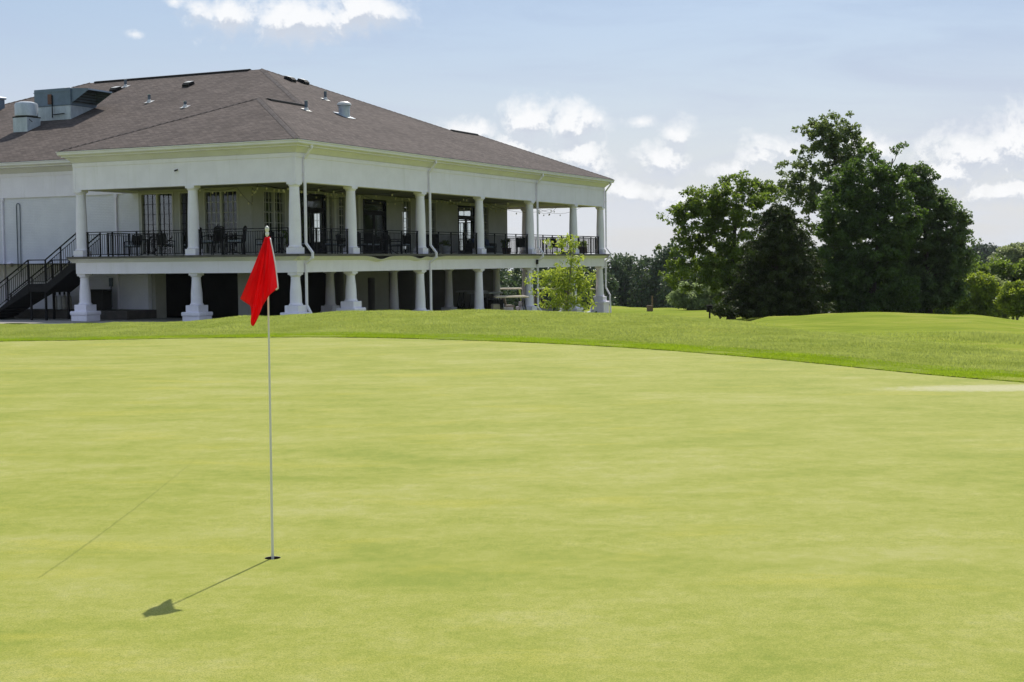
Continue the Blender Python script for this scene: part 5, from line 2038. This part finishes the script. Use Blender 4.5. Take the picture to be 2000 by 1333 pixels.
# ------------------------------------------------------------------ trees
def branch_tree(name, label, cat, D, base_px, ells, m, seed, nclump=150, nleaf=80, L=.16, W=.10, crad=.42, trunk_r=.16, top=None, bark='bark', group=None, depth_k=.8, shell=.55, base_y=None, thin=1.0, up=.4, bough=1, spread=.5):
    """tree from the silhouette lobes (pixels) at depth D; trunk, limbs and leaf clumps"""
    rng = np.random.default_rng(seed)
    X = float(at(base_px, 600, D)[0])
    zb = gz1(X, D) - .05
    t = thing(name, label, cat, (X, D, zb), 0, group)
    O = np.array([X, D, zb])
    s = D / F
    C, Rr = [], []
    for (cx, cy, rx, ry, *dz) in ells:
        c = at(cx, cy, D) - O
        c[1] += dz[0] if dz else 0
        C.append(c)
        Rr.append((rx * s, max(rx, ry) * s * depth_k, ry * s))
    C, Rr = np.array(C), np.array(Rr)
    vol = Rr.prod(1) ** .72
    nb = max(1, nclump // bough)
    idx = rng.choice(len(C), size=nb, p=vol / vol.sum())
    d = rng.normal(size=(nb, 3))
    d /= np.linalg.norm(d, axis=1, keepdims=True)
    r = rng.random((nb, 1)) ** (1 - shell)
    r = shell * .6 + (1 - shell * .6) * r
    pts = C[idx] + d * r * Rr[idx] * .93
    if bough > 1:
        pts = C[idx] + d * r * Rr[idx] * .84
    if bough > 1:          # leaf pads: several clumps side by side on one bough, flatter than wide
        pts = np.repeat(pts, bough, axis=0)
        outw = np.repeat(d * [1, 1, .3], bough, axis=0)
        pts = pts + rng.normal(size=pts.shape) * [spread, spread, spread * .8] + outw * rng.random((len(pts), 1)) * spread * .7
    nclump = len(pts)
    pts[:, 2] = np.maximum(pts[:, 2], .25)
    # skeleton
    zt = pts[:, 2].max()
    tx = top if top is not None else C[np.argmax(C[:, 2])]
    nodes = []
    mb = MB()
    n = 9
    tr = []
    for i in range(n):
        f = i / (n - 1)
        p = np.array([tx[0] * f ** 1.4, tx[1] * f ** 1.4, zt * .92 * f]) + rng.normal(size=3) * [.05, .05, 0] * zt * .04
        if i == 0:
            p = np.zeros(3)
        tr.append(p)
    rads = [trunk_r * (1.35 if i == 0 else 1) * (1 - .9 * i / (n - 1)) + .012 for i in range(n)]
    mb.tube(tr, rads, 9)
    for i in range(1, n):
        for k in range(3):
            f = k / 3
            nodes.append((tr[i - 1] * (1 - f) + tr[i] * f, rads[i]))
    order = np.argsort(np.linalg.norm(pts - np.array([0, 0, zt * .45]), axis=1))
    NP = np.array([q[0] for q in nodes])
    NR = [q[1] for q in nodes]
    for i in order:
        p = pts[i]
        dv = p - NP
        cost = np.linalg.norm(dv, axis=1) + np.maximum(0, NP[:, 2] - p[2] + .2) * 1.4
        j = int(np.argmin(cost))
        q = NP[j]
        r0 = min(NR[j] * .72, .02 + .03 * np.linalg.norm(p - q))
        mid = (p + q) / 2 + rng.normal(size=3) * .06 * np.linalg.norm(p - q) + [0, 0, -.05 * np.linalg.norm(p - q)]
        mb.tube([q, mid, p], [r0 * thin, r0 * .75 * thin, r0 * .4 * thin], 5, False)
        NP = np.vstack([NP, mid, p])
        NR += [r0 * .8, r0 * .5]
    mb.build('trunk', bark, t, True)
    rad = crad * (.7 + .6 * rng.random(nclump))
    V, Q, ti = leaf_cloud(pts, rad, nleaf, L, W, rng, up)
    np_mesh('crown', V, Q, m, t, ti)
    return t


branch_tree('oak_tree', 'broad spreading green tree left of the dark conifer with sky showing through its branches', 'tree', 75, 1428,
            [(1440, 388, 68, 46), (1385, 400, 58, 50), (1335, 418, 32, 20), (1476, 400, 30, 44), (1365, 460, 52, 28), (1430, 445, 60, 32), (1345, 530, 46, 26), (1395, 545, 56, 30), (1415, 500, 56, 38), (1450, 565, 40, 44), (1340, 488, 34, 16), (1462, 485, 34, 40), (1330, 555, 26, 12)],
            'leaf_oak', 1, 600, 48, .17, .10, .28, .19, thin=1.1, shell=.42, bough=3, spread=.32)
branch_tree('tall_tree', 'tallest slender tree with airy crown rising behind the dark trees', 'tree', 88, 1640,
            [(1628, 254, 60, 40), (1664, 285, 40, 40), (1598, 285, 40, 36), (1575, 335, 48, 28), (1640, 335, 58, 40), (1543, 365, 34, 24), (1600, 375, 52, 30), (1665, 380, 46, 44), (1565, 405, 40, 26), (1615, 430, 40, 40), (1645, 480, 46, 60), (1690, 300, 16, 10)],
            'leaf_tall', 2, 600, 42, .18, .11, .29, .2, thin=1.15, shell=.38, bough=3, spread=.34)
branch_tree('dense_tree', 'dense dark round-topped tree in the middle of the tree group on the right', 'tree', 82, 1700,
            [(1690, 368, 66, 58), (1738, 346, 42, 44), (1648, 415, 54, 60), (1735, 440, 62, 84), (1690, 480, 84, 90), (1635, 530, 60, 70), (1700, 560, 100, 60), (1650, 590, 70, 26), (1750, 590, 60, 26), (1690, 312, 16, 14), (1744, 305, 14, 12)],
            'leaf_dense', 3, 1060, 62, .19, .12, .36, .24, shell=.62, bough=2, spread=.26)
branch_tree('broad_tree', 'dark leafy tree at the right end of the tree group with ragged right edge', 'tree', 84, 1815,
            [(1797, 362, 32, 46), (1815, 412, 46, 52), (1852, 440, 40, 48), (1790, 470, 50, 60), (1855, 500, 42, 44), (1815, 540, 68, 50), (1790, 580, 66, 32), (1840, 575, 40, 34), (1880, 428, 15, 18), (1886, 480, 12, 14)],
            'leaf_right', 4, 920, 60, .18, .115, .34, .2, shell=.62, bough=2, spread=.25)
branch_tree('young_tree', 'small sunlit young tree with yellow-green leaves in front of the right porch columns', 'tree', 47.6, 1106,
            [(1119, 480, 15, 22), (1098, 474, 10, 16), (1112, 508, 34, 24), (1072, 478, 6, 10), (1090, 535, 48, 20), (1050, 545, 28, 16), (1125, 545, 40, 30), (1095, 565, 62, 28), (1148, 560, 20, 26), (1112, 592, 52, 16), (1060, 590, 20, 16), (1150, 590, 14, 12)],
            'leaf_sapling', 5, 250, 11, .15, .048, .17, .024, bark='sapling_bark', shell=.3, thin=.4, top=np.array([.28, 0, 2.4]), up=.25)
branch_tree('round_bush', 'pale green rounded bush on the meadow left of the conifer', 'bush', 101, 1356,
            [(1350, 578, 38, 26), (1385, 575, 34, 30), (1330, 588, 22, 18), (1365, 590, 46, 16)], 'leaf_bush', 6, 190, 60, .2, .12, .38, .09, shell=.6)


def conifer(label, D, cx, y_top, y_bot, half, seed):
    rng = np.random.default_rng(seed)
    X = float(at(cx, 600, D)[0])
    zb = gz1(X, D) - .05
    t = thing('conifer', label, 'conifer', (X, D, zb))
    H = float(at(cx, y_top, D)[2]) - zb
    Rm = half * D / F
    MB().tube([(0, 0, 0), (0, 0, H * .5), (0.03, 0, H * .97)], [.16, .1, .012], 9).build('trunk', 'bark', t, True)
    pts, rad = [], []
    br = MB()
    for k in range(330):
        f = rng.random() ** 1.35
        z = H * (.03 + .94 * f)
        prof = Rm * min(1.0, (1 - f) ** .52 * 1.05) * (.70 + .38 * rng.random())
        prof = max(prof, .18)
        a = rng.random() * 2 * math.pi
        dirv = np.array([math.cos(a), math.sin(a), 0])
        tip = dirv * prof + [0, 0, z + .05 * prof]
        root = np.array([0, 0, z + .12 * prof])
        br.tube([root, (root + tip) / 2 + [0, 0, -.06 * prof], tip], [.03, .02, .008], 4, False)
        m_ = int(3 + prof * 3.2)
        for q in range(m_):
            u = .3 + .7 * (q + rng.random()) / m_
            pts.append(root * (1 - u) + tip * u + [0, 0, -.07 * prof * math.sin(u * 3.1)] + rng.normal(size=3) * .05)
            rad.append(.26 * (1.15 - .5 * u))
    br.build('branches', 'bark', t, True)
    V, Q, ti = leaf_cloud(np.array(pts), np.array(rad), 24, .20, .06, rng, .1, .5)
    np_mesh('crown', V, Q, 'needle', t, ti)


conifer('dark dense conifer standing in front of the tree group, broad to the ground', 67, 1521, 397, 620, 108, 8)
branch_tree('juniper_bush', 'low dark juniper bush at the left foot of the conifer', 'bush', 66, 1408,
            [(1402, 606, 14, 10), (1420, 610, 14, 9)], 'needle', 9, 34, 60, .13, .05, .2, .03)

# right background thickets
branch_tree('bright_bush', 'bright yellow-green bushy tree right of the dark tree group', 'tree', 97, 1905,
            [(1905, 562, 40, 26), (1884, 588, 30, 24), (1928, 585, 32, 28), (1912, 612, 44, 18)], 'leaf_bright', 12, 230, 80, .2, .12, .42, .09)
branch_tree('grey_bush', 'thin grey-green bush between the two bright bushy trees at the right', 'bush', 98, 1950,
            [(1948, 568, 24, 28), (1955, 598, 28, 26)], 'leaf_pale', 13, 120, 60, .17, .09, .4, .05)
branch_tree('small_tree', 'small bright tree with dark stems at the right edge of the picture', 'tree', 93, 1978,
            [(1988, 572, 32, 22), (2018, 576, 34, 30), (1972, 592, 26, 18), (2004, 602, 40, 16)], 'leaf_bright', 14, 190, 75, .18, .11, .40, .08)
branch_tree('shrub_tree', 'dark green rounded tree behind the bright bushes at the right edge', 'tree', 128, 1965,
            [(1955, 536, 52, 32), (2004, 540, 46, 36), (1912, 542, 38, 26), (1960, 575, 80, 34), (1890, 560, 30, 30)], 'leaf_oak', 15, 330, 75, .27, .17, .66, .14)
branch_tree('lime_bush', 'low lime-green bush glimpsed under the right end of the dark tree group', 'bush', 104, 1862,
            [(1862, 585, 30, 24), (1850, 602, 30, 14), (1880, 600, 24, 16)], 'leaf_bright', 18, 120, 70, .2, .12, .42, .08)
branch_tree('pale_tree', 'pale hazy tree rising highest at the right edge of the picture', 'tree', 215, 1985,
            [(1980, 500, 36, 22), (2015, 498, 36, 26), (1955, 515, 26, 16), (1990, 530, 56, 26)], 'leaf_pale', 16, 210, 75, .43, .26, 1.05, .2)
branch_tree('hazy_tree', 'dark blue-green distant tree between the dark tree group and the pale tree', 'tree', 420, 1925,
            [(1925, 498, 34, 20), (1900, 505, 26, 22), (1945, 508, 22, 18), (1915, 525, 50, 24)], 'leaf_far', 17, 200, 75, .8, .5, 1.7, .3)


def woodland(name, label, D, lobes, m, seed, L, W, nleaf, crad, depth=14.0, base_z=-9.5):
    """far-off wood that reads as one mass; trunks and crowns in one object"""
    rng = np.random.default_rng(seed)
    s = D / F
    pts, rad = [], []
    trunks = MB()
    for (cx, yt, rx) in lobes:
        dD = rng.random() * depth
        k = (D + dD) / D
        top = at(cx, yt, D + dD)
        r = rx * s
        H = top[2] - base_z
        trunks.tube([(top[0], D + dD, base_z), (top[0], D + dD, base_z + H * .8)], [.22, .06], 6)
        n = int(55 * (r / 3.0) ** 1.3) + 26
        for q in range(n):
            d = rng.normal(size=3)
            d /= np.linalg.norm(d)
            f = .55 + .45 * rng.random()
            z = d[2] * .5 + .5
            wdt = r * (1.05 - .25 * z)
            pts.append([top[0] + d[0] * wdt * f, D + dD + d[1] * wdt * f, top[2] - H * .06 - (1 - z) * H * .86 * f])
            rad.append(crad * (.7 + .6 * rng.random()))
    V, Q, ti = leaf_cloud(np.array(pts), np.array(rad), nleaf, L, W, rng)
    nv = len(V)
    o = np_mesh(name, V, Q, m, None, ti)
    kind(o, 'stuff')
    tag(o, label, 'woodland')
    tk = trunks.build('trunks', 'bark', o, True)
    kind(tk, 'stuff')
    return o


lob = [(940 + i * 26 + 8 * math.sin(i * 2.1), 494 + 5 * math.sin(i * 1.7) + 4 * math.sin(i * .6 + 1), 21 + 5 * math.sin(i * 1.3)) for i in range(38)]
lob += [(1205, 486, 22), (1228, 491, 18), (1292, 480, 22), (1312, 468, 20), (1330, 476, 22), (1300, 490, 24), (1262, 494, 18)]
lob += [(x + 13, y + 34, r) for x, y, r in lob[:38]] + [(x + 5, y + 66, r) for x, y, r in lob[:38]]
woodland('woodland', 'dark wall of far woodland between the clubhouse and the tree group', 190, lob, 'leaf_wood', 21, .42, .28, 34, 1.0, 16)
lob = [(1420 + i * 34 + 9 * math.sin(i * 1.9), 490 + 5 * math.sin(i * 1.3), 28) for i in range(22)] + [(1420 + i * 34, 520 + 5 * math.sin(i * 1.3), 28) for i in range(22)]
woodland('woodland', 'distant bluish ridge of trees glimpsed at the right horizon', 1200, lob, 'leaf_far', 22, 2.8, 1.9, 24, 6.5, 80, -13)


lob = [(2060 + i * 46 + 14 * math.sin(i * 1.9), (478 if i < 3 else 300) + 14 * math.sin(i * 1.3) + 8 * math.sin(i * .5), 46 if i < 3 else 66) for i in range(34)]
lob += [(x + 20, y + 60, r) for x, y, r in lob]  # out-of-view trees, added and raised to darken reflections in the porch windows
woodland('woodland', 'unseen tall woodland added at the right to darken the window reflections', 150, lob, 'leaf_wood', 23, .5, .34, 30, 1.1, 16)


# ------------------------------------------------------------------ small things on the grass
P = at(1274, 607, 96)
X = float(P[0])
zb = gz1(X, 96)
t = thing('wooden_post', 'weathered wooden post on the meadow right of the clubhouse', 'post', (X, 96, zb))
MB().bev(-.05, .05, -.05, .05, -.1, .98, .012).build('shaft', 'post_wood', t)
MB().bev(-.06, .06, -.06, .06, .982, 1.02, .01).build('cap', 'post_wood', t)
X = float(at(1268.5, 606, 94)[0])
zb = gz1(X, 94)
t = thing('wooden_box', 'small brown slatted box beside the wooden post on the meadow', 'box', (X, 94, zb))
for k in range(4):
    MB().box(-.17, .17, -.15, .15, .02 + k * .09, .098 + k * .09).build('slat', 'post_wood', t)
MB().box(-.18, .18, -.16, .16, .385, .405).build('lid', 'post_wood', t)
for sx in (-1, 1):
    for sy in (-1, 1):
        MB().box(sx * .155 - .018, sx * .155 + .018, sy * .135 - .018, sy * .135 + .018, -.05, .019).build('leg', 'post_wood', t)
X = float(at(1386, 600, 76)[0])
zb = gz1(X, 76)
t = thing('utility_box', 'small black box on a short stand beside the juniper bush', 'utility box', (X, 76, zb))
MB().bev(-.16, .16, -.14, .14, .42, .76, .02).build('cabinet', 'black_plastic', t)
MB().box(-.04, .04, -.04, .04, -.1, .421).build('stand', 'black_metal', t)
MB().bev(-.18, .18, -.16, .16, .761, .79, .012).build('lid', 'black_plastic', t)


# ------------------------------------------------------------------ rough grass blades
def waves(X, Y, lam, seed):
    """smooth random field in 0..1 with features about lam metres across"""
    g = np.random.default_rng(seed)
    f = np.zeros(len(X))
    for k in range(14):
        a, l, ph = g.uniform(0, 2 * math.pi), lam * g.uniform(.5, 1.8), g.uniform(0, 6.28)
        f += np.sin((X * math.cos(a) + Y * math.sin(a)) * 2 * math.pi / l + ph)
    return np.clip(.5 + f / (2.2 * math.sqrt(14)), 0, 1)


def blades(name, label, X, Y, r, h0, h1, w0, m, rng, tmul=1.0, toff=0.0):
    Z = ground_z(X, Y)
    n = len(X)
    patch, fine, p2 = waves(X, Y, 2.2, 1), waves(X, Y, .5, 2), waves(X, Y * 1.6, 5.0, 3)
    h = (h0 + h1 * rng.random(n)) * (.75 + .6 * patch) * (.8 + .35 * fine)
    # taller tufts on the low ground at the right
    tuft = np.exp(-(((X - 11.9) / 1.9) ** 2 + ((Y - 35.0) / 1.6) ** 2))
    h = h * (1 + 2.2 * tuft)
    w = w0 * (1 + rng.random(n))
    ang = rng.uniform(0, 2 * math.pi, n)
    lean = rng.uniform(.1, .75, n) * h
    la = rng.uniform(0, 2 * math.pi, n)
    b0 = np.stack([X - np.cos(ang) * w, Y - np.sin(ang) * w, Z - .004], -1)
    b1 = np.stack([X + np.cos(ang) * w, Y + np.sin(ang) * w, Z - .004], -1)
    tp = np.stack([X + np.cos(la) * lean, Y + np.sin(la) * lean, Z + h], -1)
    V = np.stack([b0, b1, tp], 1).reshape(-1, 3)
    ti = np.clip((.22 * rng.random(n) + .5 * patch + .42 * fine + .5 * p2 - .40) * tmul + toff + .12 * tuft + .9 * zones(X, Y)[1], 0, 1)
    o = np_mesh(name, V, np.arange(n * 3).reshape(-1, 3), m, None, ti)
    kind(o, 'stuff')
    tag(o, label, 'grass')


def grass():
    rng = np.random.default_rng(31)
    N = 820000
    tx = rng.uniform(-.40, .40, N)
    Y = rng.uniform(19, 53, N)
    X = tx * Y
    keep = rng.random(N) < (0.34 + .66 * (30 / np.maximum(Y, 25)) ** 1.0)
    X, Y = X[keep], Y[keep]
    r = np.hypot(X - HOLE[0], Y - HOLE[1]) - edge_r(np.arctan2(Y - HOLE[1], X - HOLE[0]))
    a, b = ab_w(X, Y)
    fair, _ = zones(X, Y)
    tuft = np.exp(-(((X - 11.9) / 1.9) ** 2 + ((Y - 35.0) / 1.6) ** 2))
    ok = (r > 1.0 + .5 * np.sin(X * 1.3) * np.sin(Y)) & ~((Y > 57.2) & (X < -14)) & ~((a > -1.2) & (b > -1.1)) & (rng.random(len(X)) > np.clip(fair * 1.02 - tuft, 0, 1))
    blades('rough_grass', 'longer mown rough grass on the bank round the putting green', X[ok], Y[ok], r[ok], .020, .024, .0085, 'grass_blade', rng)
    M_ = 200000
    th = rng.uniform(math.pi / 2 - R(56), math.pi / 2 + R(40), M_)
    rr = rng.random(M_) ** 1.25 * 1.7 - .008
    er = edge_r(th) + rr
    blades('fringe_grass', 'strip of fresh bright green collar grass along the edge of the putting green', HOLE[0] + er * np.cos(th), HOLE[1] + er * np.sin(th), rr, .018, .020, .008, 'grass_fringe', rng)


grass()


# ------------------------------------------------------------------ summer haze
def m_haze(T, out):
    v = T.node('ShaderNodeVolumePrincipled')
    v.inputs['Color'].default_value = (0.86, 0.92, 1.0, 1)
    v.inputs['Density'].default_value = 0.00008
    v.inputs['Anisotropy'].default_value = 0.2
    T.l.new(v.outputs[0], out.inputs['Volume'])


mat('haze_air', m_haze)
kind(MB().box(-1700, 1700, -1700, 1700, -14, 16).build('haze', 'haze_air'), 'stuff')
tag(bpy.data.objects['haze'], 'thin pale summer haze over the distant trees', 'haze')
